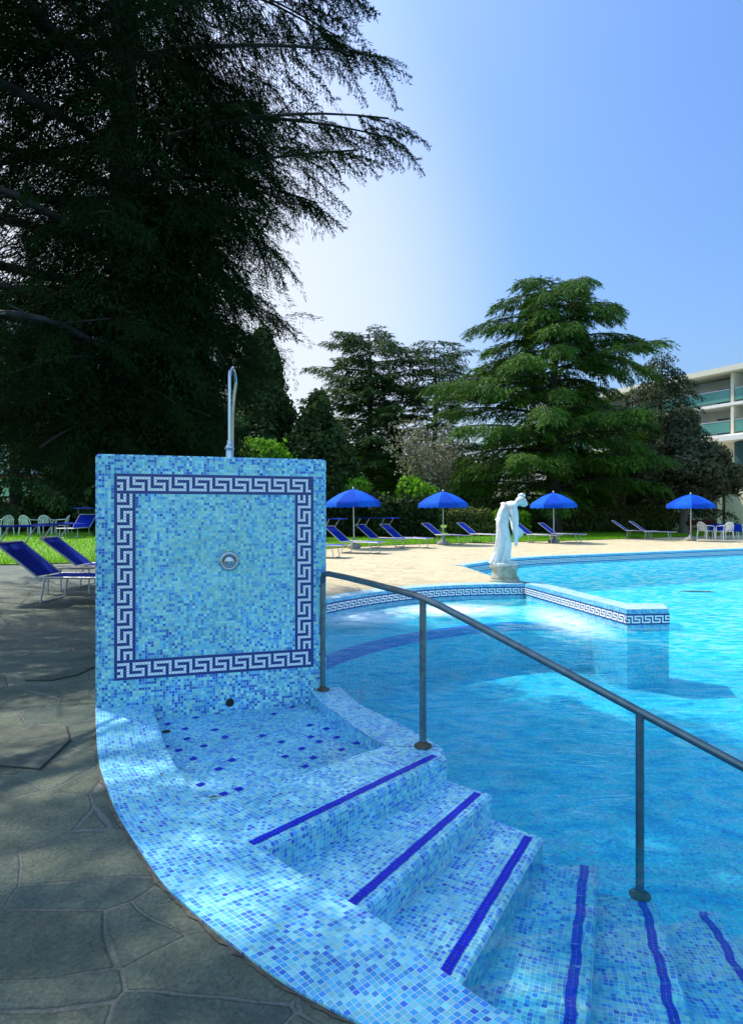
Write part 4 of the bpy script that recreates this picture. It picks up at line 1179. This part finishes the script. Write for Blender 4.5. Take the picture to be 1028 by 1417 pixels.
# extra trunks between big cedar and hotel
for (u, Y, lab) in [(791, 41, 'slim dark trunk of a tree left of the last two far loungers'), (862, 40, 'slim dark tree standing by the last two far loungers')]:
    bush('slim_tree', lab, (px(u, 0, Y), Y, 0), [(x, y, z, .9, .9, .7) for (x, y, z) in ((0, 0, 3.4), (.7, .2, 4.1), (-.6, .1, 4.2), (.1, 0, 5.0))], 4500, 0.16, 'purple' if u > 800 else 'dkleaf', 'tree', int(u), core=.5,
         trunk=[([(0, 0, -.1), (.03, 0, 2), (0, 0, 4)], [.14, .11, .05])])

wb_ = []
r_ = np.random.default_rng(31)
for i in range(150):
    x_ = r_.uniform(-45, 12); wb_.append((x_, 68 + r_.uniform(-2, 2), r_.uniform(1, 7.0), r_.uniform(2, 3.4), 2, r_.uniform(1.6, 2.8)))
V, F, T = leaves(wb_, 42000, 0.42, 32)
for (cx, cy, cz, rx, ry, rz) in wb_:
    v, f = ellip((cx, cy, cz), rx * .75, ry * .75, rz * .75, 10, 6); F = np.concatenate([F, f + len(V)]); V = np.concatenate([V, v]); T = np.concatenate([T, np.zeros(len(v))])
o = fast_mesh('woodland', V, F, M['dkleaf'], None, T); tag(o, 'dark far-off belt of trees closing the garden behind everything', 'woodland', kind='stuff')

# ------------------------------------------------------------------ buildings
def hotel():
    A = Vector((31.2, 36.6)); B = Vector((16.6, 62.5)); d = (B - A).normalized(); L = (B - A).length
    root = empty('hotel_building', (A.x, A.y, 0), math.atan2(d.y, d.x))
    tag(root, 'white three-storey hotel with balconies and dark glass ground floor at the far right', 'building')
    # local: x along facade (away), y: +y is towards the pool
    def bx(name, x0, x1, y0, y1, z0, z1, mat, parent=root):
        mb = MB(); mb.box(((x0 + x1) / 2, (y0 + y1) / 2, (z0 + z1) / 2), (x1 - x0, y1 - y0, z1 - z0)); return mb.build(name, M[mat], parent)
    bx('wall', -4, L, -8, -1.6, 0, 11.5, 'hotelwhite')
    bx('roof', -4.4, L + .4, -8.4, 0.75, 11.55, 11.95, 'hotelwhite')
    for z in (7.05, 9.35): bx('balcony_slab', -4, L, -1.58, 0.25, z - .22, z, 'white')
    bx('canopy', -4, L * .34, -1.57, 1.0, 6.5, 6.825, 'white')
    w_ = bx('ground_floor_window', -4, L * .32, -1.59, 0.1, 4.0, 6.45, 'dglass')
    for k in range(6): bx('mullion', -3.4 + k * 2.2, -3.3 + k * 2.2, 0.103, 0.16, 4.0, 6.45, 'shutter', w_)
    bx('ground_floor_wall', -4, L * .34, -1.585, 0.2, 0, 3.95, 'cream')
    bay_w = 4.3; k = 0; x = -3.4
    while x < L - 1:
        bx('partition', x, x + .22, -1.55, 0.2, 7.06, 9.12, 'hotelwhite'); bx('partition', x, x + .22, -1.55, 0.2, 9.36, 11.53, 'hotelwhite')
        for zf in (7.06, 9.36):
            x0, x1 = x + .3, x + bay_w - .1
            r_ = bx('railing', x0, x1, 0.12, 0.17, zf + .12, zf + .95, 'teal')
            bx('handrail', x0, x1, 0.10, 0.19, zf + .96, zf + 1.03, 'alu', r_)
            wnd = bx('window', x0 + .5, x0 + 2.0, -1.595, -1.56, zf + .05, zf + 2.05, 'darkred' if (k % 3 == 0 and zf > 9) else 'dglass')
            bx('shutter', x0 + .48, x0 + 2.02, -1.56, -1.52, zf + 1.45, zf + 2.07, 'shutter', wnd)
            bx('window', x0 + 2.5, x1 - .2, -1.595, -1.56, zf + .9, zf + 2.05, 'shutter')
        x += bay_w; k += 1
    return root
hotel()
pv = empty('garden_pavilion', (px(830, 0, 47), 47, 0)); tag(pv, 'long low cream pavilion with columns behind the hedge at the right', 'building')
def pbx(name, x0, x1, y0, y1, z0, z1, mat, parent=pv):
    mb = MB(); mb.box(((x0 + x1) / 2, (y0 + y1) / 2, (z0 + z1) / 2), (x1 - x0, y1 - y0, z1 - z0)); return mb.build(name, M[mat], parent)
pbx('wall', -4, 14, 0, 4, 0, 3.5, 'cream'); pbx('roof', -4.4, 14.4, -1.9, 4.3, 3.55, 3.85, 'white')
for x in np.arange(-3.5, 14, 2.3): pbx('column', x, x + .35, -1.7, -1.35, 0, 3.53, 'cream')
for x in np.arange(-2.9, 12, 4.6):
    w_ = pbx('window', x, x + 1.3, -.04, -.005, .9, 2.6, 'dglass'); pbx('frame', x + .62, x + .68, -.07, -.042, .9, 2.6, 'white', w_)
bl = empty('apartment_building', (-30, 58, 0)); tag(bl, 'pale teal building with red tiled roofs glimpsed through the left cedar', 'building')
def bbx(name, x0, x1, y0, y1, z0, z1, mat, parent=bl):
    mb = MB(); mb.box(((x0 + x1) / 2, (y0 + y1) / 2, (z0 + z1) / 2), (x1 - x0, y1 - y0, z1 - z0)); return mb.build(name, M[mat], parent)
bbx('wall', -8, 10, 0, 10, 0, 22, 'paleteal'); bbx('roof', -8.6, 10.6, -.6, 10.6, 22.02, 22.6, 'roof')
for z in (4.5, 11.0, 16.5): bbx('canopy_roof', -8, 6, -1.8, -.01, z, z + .35, 'roof')
for z in (1, 6.5, 12.5, 18):
    for x in (-6.5, -3, .5, 4, 7):
        w_ = bbx('window', x, x + 1.4, -.03, -.004, z, z + 1.9, 'dglass'); bbx('frame', x + .66, x + .74, -.06, -.032, z, z + 1.9, 'white', w_)

# ------------------------------------------------------------------ umbrellas
def make_umbrella():
    root = empty('beach_umbrella')
    R = 1.0; zt, zr = 2.10, 1.62
    def cpt(t, a, drop=0.0):
        return (R * t * math.cos(a), R * t * math.sin(a), zt - (zt - zr) * (0.35 * t + 0.65 * t * t) - drop)
    cn = None
    for k in range(8):
        mb = MB(); a0, a1 = 2 * PI * k / 8, 2 * PI * (k + 1) / 8
        nr, na = 7, 5; vs = []; fs = []
        for i in range(nr + 1):
            t = i / nr
            for j in range(na + 1):
                a = a0 + (a1 - a0) * j / na
                sag = 0.05 * t * math.sin(PI * j / na)
                q = cpt(max(t, 0.02), a); vs.append((q[0] * (1 - sag), q[1] * (1 - sag), q[2] - sag * .25))
        # valance
        for j in range(na + 1):
            a = a0 + (a1 - a0) * j / na; sag = 0.05 * math.sin(PI * j / na); q = cpt(1, a)
            vs.append((q[0] * (1.01 - sag), q[1] * (1.01 - sag), q[2] - .13 - .035 * abs(math.sin(2.5 * PI * j / na)) - sag * .2))
        for i in range(nr + 1):
            for j in range(na):
                b = i * (na + 1) + j; fs.append((b, b + na + 1, b + na + 2, b + 1))
        mb.idx(vs, fs, smooth=True)
        mb.build('canopy_panel', M['canopy'] if k % 2 else M['canopyl'], root)
        rb = MB(); rb.tube([cpt(t, a0, 0.02) for t in (0.03, .3, .6, 1.0)], 0.007, 5); rb.build('rib', M['alu'], root)
    mb = MB(); mb.tube([(0, 0, 0.05), (0, 0, 2.13)], 0.022, 10); mb.build('pole', M['alu'], root)
    mb = MB(); mb.lathe([(0.0, 2.10), (0.04, 2.11), (0.03, 2.15), (0.012, 2.18), (0, 2.185)], (0, 0, 0), 12, caps=False); mb.build('finial', M['plastic'], root)
    mb = MB(); mb.lathe([(0.24, 0), (0.25, .03), (0.22, .12), (0.09, .16), (0.04, .34), (0.03, .35)], (0, 0, 0), 16); mb.build('base', M['concrete'], root)
    return root
um = make_umbrella()
UMB = [(490, 22.0, 1.0, 'open blue umbrella nearest the shower wall, over three loungers', .2), (613, 24.5, 1.0, 'open blue umbrella left of the statue, with a paler left side', .5),
       (766, 26.0, 1.0, 'open blue umbrella just right of the statue', .1), (955, 28.0, 1.0, 'dark blue umbrella at the far right, under the bronze-leaved tree', .35)]
for i, (u, Y, s, lab, rz) in enumerate(UMB):
    o = um if i == 0 else copy_tree(um)
    x = px(u, 0, Y); o.location = (x, Y, max(0, lawn_z(x, Y)) - .005); o.rotation_euler = (0.02, -0.02, rz)
    tag(o, lab, 'umbrella', 'blue umbrellas round the pool')

# ------------------------------------------------------------------ loungers
def make_lounger(shade=True, back=math.radians(38)):
    root = empty('sun_lounger')
    W = 0.31; zs = 0.36; LB = 0.78
    cb, sb = math.cos(back), math.sin(back)
    B = lambda s, w, o=0: (-s * cb - o * sb * -1 * -1, w, zs + s * sb + o * cb)
    mb = MB()
    for w in (-W, W): mb.tube([(-.02, w, zs), (1.30, w, zs - .01)], 0.017, 8)
    mb.tube([(1.29, -W, zs - .01), (1.29, W, zs - .01)], 0.017, 8); mb.build('seat_frame', M['alu'], root)
    mb = MB()
    for w in (-W, W): mb.tube([(0.06 * cb, w, zs - 0.06 * sb), B(LB, w)], 0.016, 8)
    mb.tube([B(LB, -W), B(LB, W)], 0.016, 8); mb.build('back_frame', M['alu'], root)
    def cloth(pt, n=8):
        m_ = MB(); vs = []; fs = []
        for i in range(n + 1):
            for j in range(7):
                w = -W + .015 + (2 * W - .03) * j / 6; vs.append(pt(i / n, w, -.03 * math.sin(PI * j / 6) * math.sin(PI * (i + .3) / (n + .6))))
        for i in range(n):
            for j in range(6):
                b = i * 7 + j; fs.append((b, b + 1, b + 8, b + 7))
        m_.idx(vs, fs, smooth=True); return m_
    cloth(lambda t, w, s: (t * 1.27 + .01, w, zs + .006 + s)).build('seat_fabric', M['blue'], root)
    cloth(lambda t, w, s: B(t * (LB - .02) + .02, w, .008 + s)).build('back_fabric', M['blue'], root)
    for x, dx in ((0.10, -.06), (1.0, .07)):
        for w in (-W, W):
            mb = MB(); mb.tube([(x, w, zs), (x + dx, w * 1.02, 0.012)], 0.014, 8); mb.build('leg', M['alu'], root)
        mb = MB(); mb.tube([(x + dx, -W * 1.02, 0.016), (x + dx, W * 1.02, 0.016)], 0.012, 6); mb.build('foot_bar', M['alu'], root)
    if shade:
        hp = Vector(B(LB - .06, 0)); t0 = Vector((hp.x + .17, 0, hp.z + .27))
        sh = MB()
        vs = [(t0.x - .30 + .62 * i / 4, -W * 1.08 + 2.16 * W * j / 4, t0.z + .02 * math.sin(PI * i / 4)) for i in range(5) for j in range(5)]
        sh.idx(vs, [(i * 5 + j, i * 5 + j + 1, i * 5 + j + 6, i * 5 + j + 5) for i in range(4) for j in range(4)], smooth=True)
        for w in (-W * 1.08, W * 1.08): sh.tube([(t0.x - .30, w, t0.z), (t0.x + .32, w, t0.z)], 0.011, 6)
        sh.build('sunshade', M['blue'], root)
        for w in (-W, W):
            mb = MB(); mb.tube([(hp.x, w, hp.z), (t0.x, w * 1.07, t0.z)], 0.011, 6); mb.build('sunshade_arm', M['alu'], root)
    return root
l1 = make_lounger(True); l2 = make_lounger(False, math.radians(36))
LG = [(70, 8.9, 1.0, -2, True, 'blue lounger with sunshade nearest the camera, in shade left of the shower wall'),
      (118, 10.7, 1.0, 3, True, 'second blue lounger left of the shower wall, behind the nearest one'),
      (113, 24.0, 1.05, -88, True, 'blue lounger facing the camera on the lawn right of the white chairs'),
      (416, 17.6, 1.0, -12, True, 'lounger mostly hidden by the shower wall, only its foot end showing'),
      (478, 19.6, 1.0, -26, True, 'blue lounger with sunshade left of the first umbrella pole'),
      (518, 22.3, 1.0, -30, True, 'blue lounger with raised sunshade frame just right of the first umbrella pole'),
      (551, 22.8, 1.0, -32, True, 'rightmost blue lounger of the group under the first umbrella'),
      (607, 25.2, 1.0, -34, False, 'blue lounger under the second umbrella, left of its pole'),
      (655, 26.0, 1.0, -36, False, 'blue lounger right of the second umbrella, left of the statue'),
      (733, 26.2, 1.0, -38, False, 'blue lounger whose back shows just behind the statue hand'),
      (767, 27.0, 1.0, -36, False, 'blue lounger under the umbrella right of the statue'),
      (867, 30.5, 1.05, -32, False, 'shaded blue lounger in the far right pair, left one'),
      (892, 29.8, 1.05, -34, False, 'shaded blue lounger in the far right pair, right one beside the dark trunk')]
used = {True: False, False: False}
for (u, Y, s, rz, shd, lab) in LG:
    src = l1 if shd else l2
    o = src if not used[shd] else copy_tree(src); used[shd] = True
    x = px(u, 0, Y); o.location = (x, Y, max(-0.012, lawn_z(x, Y) if Y > np.interp(x, lx, ly) else -0.012)); o.rotation_euler = (0, 0, math.radians(rz)); o.scale = (s, s, s)
    tag(o, lab, 'sun lounger', 'blue sun loungers round the pool')

# small grey table between the two shaded loungers
st = empty('side_table', (px(106, 0, 9.8), 9.75, -0.012)); tag(st, 'small grey slatted table between the two shaded loungers', 'table')
mb = MB()
for k in range(5): mb.box((0, -.2 + k * .1, .40), (.75, .09, .02))
mb.build('table_top', M['concrete'], st)
for sx in (-.32, .32):
    for sy in (-.2, .2):
        mb = MB(); mb.tube([(sx, sy, 0), (sx, sy, .392)], .014, 8); mb.build('leg', M['alu'], st)

# ------------------------------------------------------------------ white plastic chairs
def make_chair():
    root = empty('plastic_chair'); W = .26
    mb = MB(); vs = []; fs = []
    for i in range(6):
        for j in range(6):
            x = -.22 + .44 * i / 5; y = -.23 + .46 * j / 5; vs.append((x, y, .42 - .02 * math.sin(PI * i / 5) * math.sin(PI * j / 5)))
    for i in range(5):
        for j in range(5): b = i * 6 + j; fs.append((b, b + 6, b + 7, b + 1))
    mb.idx(vs, fs, smooth=True)
    ring = [(-.23, -.24, .41), (.23, -.24, .405), (.25, 0, .395), (.23, .24, .405), (-.23, .24, .41), (-.23, -.24, .41)]
    mb.tube(ring, .016, 6); mb.build('seat', M['plastic'], root)
    mb = MB()
    arch = [(-.22 - .14 * min(1, math.sin(t) * 1.0), .25 * math.cos(t), .42 + .42 * math.sin(t) ** .6) for t in np.linspace(0, PI, 13)]
    mb.tube(arch, .020, 7)
    for y in (-.15, -.09, -.03, .03, .09, .15):
        zt = .42 + .42 * (max(0, 1 - (y / .25) ** 2)) ** .3
        mb.box((-.285, y, (.43 + zt) / 2), (.012, .036, zt - .44), Matrix.Rotation(-.30, 3, 'Y'))
    mb.build('backrest', M['plastic'], root)
    for sy in (-1, 1):
        mb = MB(); mb.tube([(-.31, sy * .23, .68), (-.1, sy * .275, .665), (.14, sy * .28, .65), (.22, sy * .27, .62), (.24, sy * .262, .52)], .019, 7); mb.build('armrest', M['plastic'], root)
        for x, dx in ((.21, .05), (-.21, -.06)):
            mb = MB(); mb.tube([(x + (.03 if x > 0 else 0), sy * .255, .53 if x > 0 else .43), (x + dx, sy * .275, 0)], [.030, .020], 7); mb.build('leg', M['plastic'], root)
    return root
ch = make_chair()
CH = [(6, 25.2, 150, 'white plastic armchair cut off by the left edge of the photo'), (41, 25.0, 80, 'white plastic armchair seen from behind, left of the two placed together'),
      (66, 25.6, 95, 'white plastic armchair seen from behind, right of the two placed together'), (84, 26.2, 195, 'white plastic armchair seen side-on, on the lawn left of the lone lounger'),
      (976, 29.6, 20, 'white plastic chair left of the blue-clothed table at the far right'), (1002, 28.9, 100, 'white plastic chair in front of the blue-clothed table at the far right'), (1023, 30.2, 170, 'white plastic chair at the right edge of the photo beside the blue-clothed table')]
for i, (u, Y, rz, lab) in enumerate(CH):
    o = ch if i == 0 else copy_tree(ch)
    x = px(u, 0, Y); yl = np.interp(x, lx, ly); o.location = (x, Y, lawn_z(x, Y) if Y > yl else -0.012); o.rotation_euler = (0, 0, math.radians(rz))
    tag(o, lab, 'chair', 'white plastic chairs')
tb = empty('garden_table', (px(1003, 0, 30.1), 30.1, -0.012)); tag(tb, 'garden table under a blue cloth at the far right', 'table')
mb = MB(); mb.box((0, 0, .70), (1.0, .9, .03)); mb.build('table_top', M['plastic'], tb)
for sx in (-.42, .42):
    for sy in (-.38, .38): mb = MB(); mb.tube([(sx, sy, 0), (sx, sy, .685)], .025, 8); mb.build('leg', M['plastic'], tb)
mb = MB(); n = 48; top = []; bot = []
for i in range(n):
    t = 2 * PI * i / n; c_, s_ = math.cos(t), math.sin(t); k = 1 / max(abs(c_), abs(s_))
    top.append((.51 * c_ * k, .46 * s_ * k, .722)); wv_ = 1.03 + .025 * math.sin(t * 14); bot.append((.51 * c_ * k * wv_, .46 * s_ * k * wv_, .38 + .03 * math.cos(t * 4)))
mb.face(top)
for i in range(n): j = (i + 1) % n; mb.face([top[i], bot[i], bot[j], top[j]], smooth=True)
o = mb.build('tablecloth', M['blue']); o.location = (px(1003, 0, 30.1), 30.1, -0.012); tag(o, 'blue cloth draped over the garden table at the far right', 'tablecloth')
# planter trough
pl = empty('flower_trough', (px(970, 0, 31.5), 31.5, 0)); tag(pl, 'raised wooden trough of dark red plants under the last umbrella', 'planter')
mb = MB(); mb.box((0, 0, .58), (1.25, .4, .16)); mb.build('trough', M['wood'], pl)
for sx in (-.58, .58):
    for sy in (-.15, .15): mb = MB(); mb.box((sx, sy, .25), (.06, .06, .5)); mb.build('leg', M['wood'], pl)
V, F, T = leaves([(x, 0, .74, .26, .24, .16) for x in (-.5, -.25, 0, .25, .5)], 2600, .07, 3); fast_mesh('plants', V, F, M['redleaf'], pl, T)
# agave-like plant
ag = empty('strap_leaved_plant', (px(1012, 0, 35), 35, 0)); tag(ag, 'spiky strap-leaved plant behind the blue-clothed table', 'plant')
mb = MB(); r_ = random.Random(4)
vs = []; Tn = []; fs = []
for k in range(60):
    a = r_.uniform(0, 2 * PI); e = r_.uniform(.3, 1.3); L = r_.uniform(.8, 1.3); w_ = .035
    dx, dy = math.cos(a), math.sin(a); b0 = len(vs)
    for i in range(5):
        t = i / 4; rr_ = L * t * math.cos(e); zz = .25 + L * (t * math.sin(e) - .35 * t * t); ww = w_ * (1 - t * .9)
        vs += [(dx * rr_ - dy * ww, dy * rr_ + dx * ww, zz), (dx * rr_ + dy * ww, dy * rr_ - dx * ww, zz)]; tn = r_.random(); Tn += [tn, tn]
    for i in range(4): fs.append((b0 + 2 * i, b0 + 2 * i + 1, b0 + 2 * i + 3, b0 + 2 * i + 2))
fast_mesh('leaves', vs, fs, M['palm'], ag, Tn)
mb = MB(); mb.lathe([(.02, 0), (.16, 0), (.2, .3), (.02, .3)], (0, 0, 0), 14); mb.build('stem', M['bark2'], ag)

# floating twig on the pool
ft = MB(); ft.tube([(-.28, .05, .012), (-.1, .0, .018), (.12, -.02, .014), (.34, -.06, .008)], [.006, .012, .01, .004], 6)
for k in range(9):
    x = -.15 + .045 * k; ft.face([(x, 0, .012), (x + .06, .03 + .01 * (k % 3), .02), (x + .13, .01, .012), (x + .06, -.03, .022)])
o = ft.build('floating_twig', M['wood']); o.location = (6.15, 11.65, ZW); tag(o, 'small dark leafy twig floating on the sunny pool right of the spit', 'twig')

# ------------------------------------------------------------------ statue
def skin_mesh(name, nodes, edges, sub=2):
    me = bpy.data.meshes.new(name); me.from_pydata([n_[0] for n_ in nodes], edges, [])
    o = bpy.data.objects.new(name, me); col.objects.link(o)
    o.modifiers.new('Skin', 'SKIN')
    for i, n_ in enumerate(nodes):
        sv = me.skin_vertices[0].data[i]; r_ = n_[1]
        sv.radius = (r_, r_) if not isinstance(r_, tuple) else r_
        sv.use_root = (i == 0)
    s_ = o.modifiers.new('Sub', 'SUBSURF'); s_.levels = sub; s_.render_levels = sub
    dg = bpy.context.evaluated_depsgraph_get(); dg.update()
    m2 = bpy.data.meshes.new_from_object(o.evaluated_get(dg))
    bpy.data.objects.remove(o)
    for p in m2.polygons: p.use_smooth = True
    return m2
SX, SY = 2.47, 11.30
plz = 0.30
sr = empty('statue', (SX, SY, plz - .012)); tag(sr, 'white marble statue of a woman bending forward, draped from the hips down, by the pool', 'statue')
nodes = []; edges = []
def nd(p, r, par=None):
    nodes.append((p, r)); i = len(nodes) - 1
    if par is not None: edges.append((par, i))
    return i
pel = nd((-.075, 0, .76), .150)
bel = nd((-.065, 0, .88), .132, pel); che = nd((-.02, 0, 1.01), .145, bel); uch = nd((.07, 0, 1.09), .125, che)
nk = nd((.175, 0, 1.14), .066, uch); hb = nd((.235, 0, 1.165), .070, nk)
hd = nd((.295, -.005, 1.17), .098, hb); fc = nd((.335, -.012, 1.135), .086, hd); chn = nd((.330, -.012, 1.07), .052, fc)
def hand(w, d, nrm, side):
    d = Vector(d).normalized(); nrm = Vector(nrm).normalized(); s = d.cross(nrm).normalized()
    wp = Vector(nodes[w][0])
    pm = nd(tuple(wp + d * .045), .030, w)
    pc = Vector(nodes[pm][0])
    for k, (o_, L) in enumerate(((-.024, .066), (-.008, .074), (.008, .070), (.024, .055))):
        kn = nd(tuple(pc + d * .03 + s * o_), .0105, pm)
        m_ = nd(tuple(pc + d * (.03 + L * .5) + s * o_ + nrm * .006), .0095, kn); nd(tuple(pc + d * (.03 + L * .92) + s * o_ + nrm * (.024 + .004 * k)), .008, m_)
    t1 = nd(tuple(pc - d * .01 + s * side * -.032 + nrm * .008), .011, pm); nd(tuple(pc + d * .03 + s * side * -.045 + nrm * .022), .009, t1)
# near arm hangs straight down holding the cloth; far arm reaches across
s1 = nd((.10, -.14, 1.05), .080, uch); u1 = nd((.130, -.175, .90), .068, s1); e1 = nd((.135, -.178, .77), .056, u1); f1 = nd((.145, -.165, .62), .049, e1); w1 = nd((.15, -.15, .50), .036, f1)
hand(w1, (0.02, .05, -1), (.2, 1, 0), 1)
s2 = nd((.10, .14, 1.06), .080, uch); u2 = nd((.14, .17, .94), .062, s2); e2 = nd((.16, .15, .80), .052, u2); f2 = nd((.16, .08, .68), .045, e2); w2 = nd((.155, .0, .58), .032, f2)
hand(w2, (-.02, -.3, -1), (-1, 0, .2), -1)
for sy, kx in ((-1, .03), (1, .09)):
    h_ = nd((-.07, sy * .085, .70), .098, pel); th = nd((-.05 + kx * .3, sy * .088, .54), .082, h_); kn = nd((-.03 + kx, sy * .08, .38), .060, th)
    cf = nd((-.05 + kx * .5, sy * .078, .24), .054, kn); an = nd((-.06, sy * .075, .09), .034, cf); nd((-.05, sy * .075, .05), .036, an); nd((.07, sy * .085, .035), .032, len(nodes) - 1)
for sy in (-1, 1):
    b_ = nd((.085, sy * .062, .97), .062, che)
me = skin_mesh('figure', nodes, edges, 2)
# face: pull out nose and brow, press in the eye sockets
nose = Vector((.40, -.016, 1.128))
for v in me.vertices:
    d = (v.co - nose).length
    if d < .035 and v.co.x > .36: v.co += Vector((.016, 0, -.004)) * (1 - d / .035)
    for ey in (-.035, .012):
        d = (v.co - Vector((.392, ey, 1.155))).length
        if d < .022: v.co -= Vector((.010, 0, 0)) * (1 - d / .022)
    d = (v.co - Vector((.385, -.014, 1.085))).length
    if d < .02: v.co += Vector((.006, 0, -.002)) * (1 - d / .02)
me.materials.append(M['marble'])
fig = bpy.data.objects.new('figure', me); link(fig, sr)
# hair: cap of waves with a knot on the crown
vs, fs = ellip((.272, -.004, 1.187), .098, .092, .086, 22, 14)
for i, v in enumerate(vs): v += 0.007 * math.sin(v[0] * 130 + v[2] * 70) * np.array([.3, 0, 1])
mb = MB(); mb.idx([tuple(v) for v in vs], [tuple(f) for f in fs], smooth=True)
for (c, r_) in (((.285, 0, 1.29), .045), ((.325, -.01, 1.285), .033), ((.25, .01, 1.28), .032), ((.30, -.03, 1.30), .026)):
    v2, f2_ = ellip(c, r_, r_, r_ * .95, 12, 8); mb.idx([tuple(v) for v in v2], [tuple(f) for f in f2_], smooth=True)
mb.build('hair', M['marble'], fig)
# drapery round hips and legs, with folds
mb = MB(); na, nz = 120, 26; vs = []; fs = []
for i in range(nz + 1):
    t = i / nz; z = .80 - t * .76
    cx = -.075 + .045 * math.sin(t * PI) - .045 * t
    rx = .098 + .030 * math.sin(min(1, t * 1.6) * PI / 2) + (.025 * max(0, t - .75) / .25); ry = .118 + .042 * min(1, t * 2)
    for j in range(na):
        a = 2 * PI * j / na
        fold = .024 * (0.3 + t) * (math.sin(a * 9 + 2.2 * t + 1.2 * math.sin(3 * t)) + .5 * math.sin(a * 17 + 4 * t))
        tilt = .05 * math.cos(a + .5) * (1 - t)       # hem of the wrap slopes down over the belly
        tail = .018 * max(0, math.cos(a - PI)) ** 4 * max(0, (t - .55) / .45)
        vs.append((cx + (rx + fold + tail) * math.cos(a), (ry + fold) * math.sin(a), z - tilt))
for i in range(nz):
    for j in range(na):
        j2 = (j + 1) % na; fs.append((i * na + j, (i + 1) * na + j, (i + 1) * na + j2, i * na + j2))
mb.idx(vs, fs, smooth=True)
# rolled edge at the hips and the end of the cloth held in the hand
mb.tube([(-.075 + .100 * math.cos(a), .120 * math.sin(a), .79 - .05 * math.cos(a + .5) + .01 * math.sin(5 * a)) for a in np.linspace(0, 2 * PI, 33)], [.017 + .005 * math.sin(3 * a) for a in np.linspace(0, 2 * PI, 33)], 8, caps=False)
cl_ = []
for i in range(9):
    t = i / 8
    for j in range(6):
        s_ = j / 5; cl_.append((.16 + .13 * s_ * math.sin(PI * min(1, t * .9 + .05)), -.13 + .02 * math.sin(9 * s_ + 5 * t), .70 - t * .26 + .03 * s_))
mb.idx(cl_, [(i * 6 + j, i * 6 + j + 1, i * 6 + j + 7, i * 6 + j + 6) for i in range(8) for j in range(5)], smooth=True)
mb.build('drapery', M['marble'], fig)
mb = MB(); mb.lathe([(.235, 0.0), (.24, .01), (.235, .05), (.225, .06), (.0, .062)], (-.03, 0, 0), 28, caps=False); mb.build('statue_base', M['marble'], sr)
pd = empty('plinth', (SX - .03, SY, -0.012)); tag(pd, 'round weathered mossy stone plinth under the statue', 'plinth')
mb = MB(); mb.lathe([(.275, 0), (.28, .02), (.275, .05), (.25, .07), (.262, .085)], (0, 0, 0), 30); mb.build('plinth_foot', M['mossy'], pd)
mb = MB(); mb.lathe([(.235, .0855), (.228, .12), (.226, .20), (.235, .24), (.262, .255), (.27, .275), (.265, .298)], (0, 0, 0), 30); mb.build('plinth_drum', M['mossy'], pd)
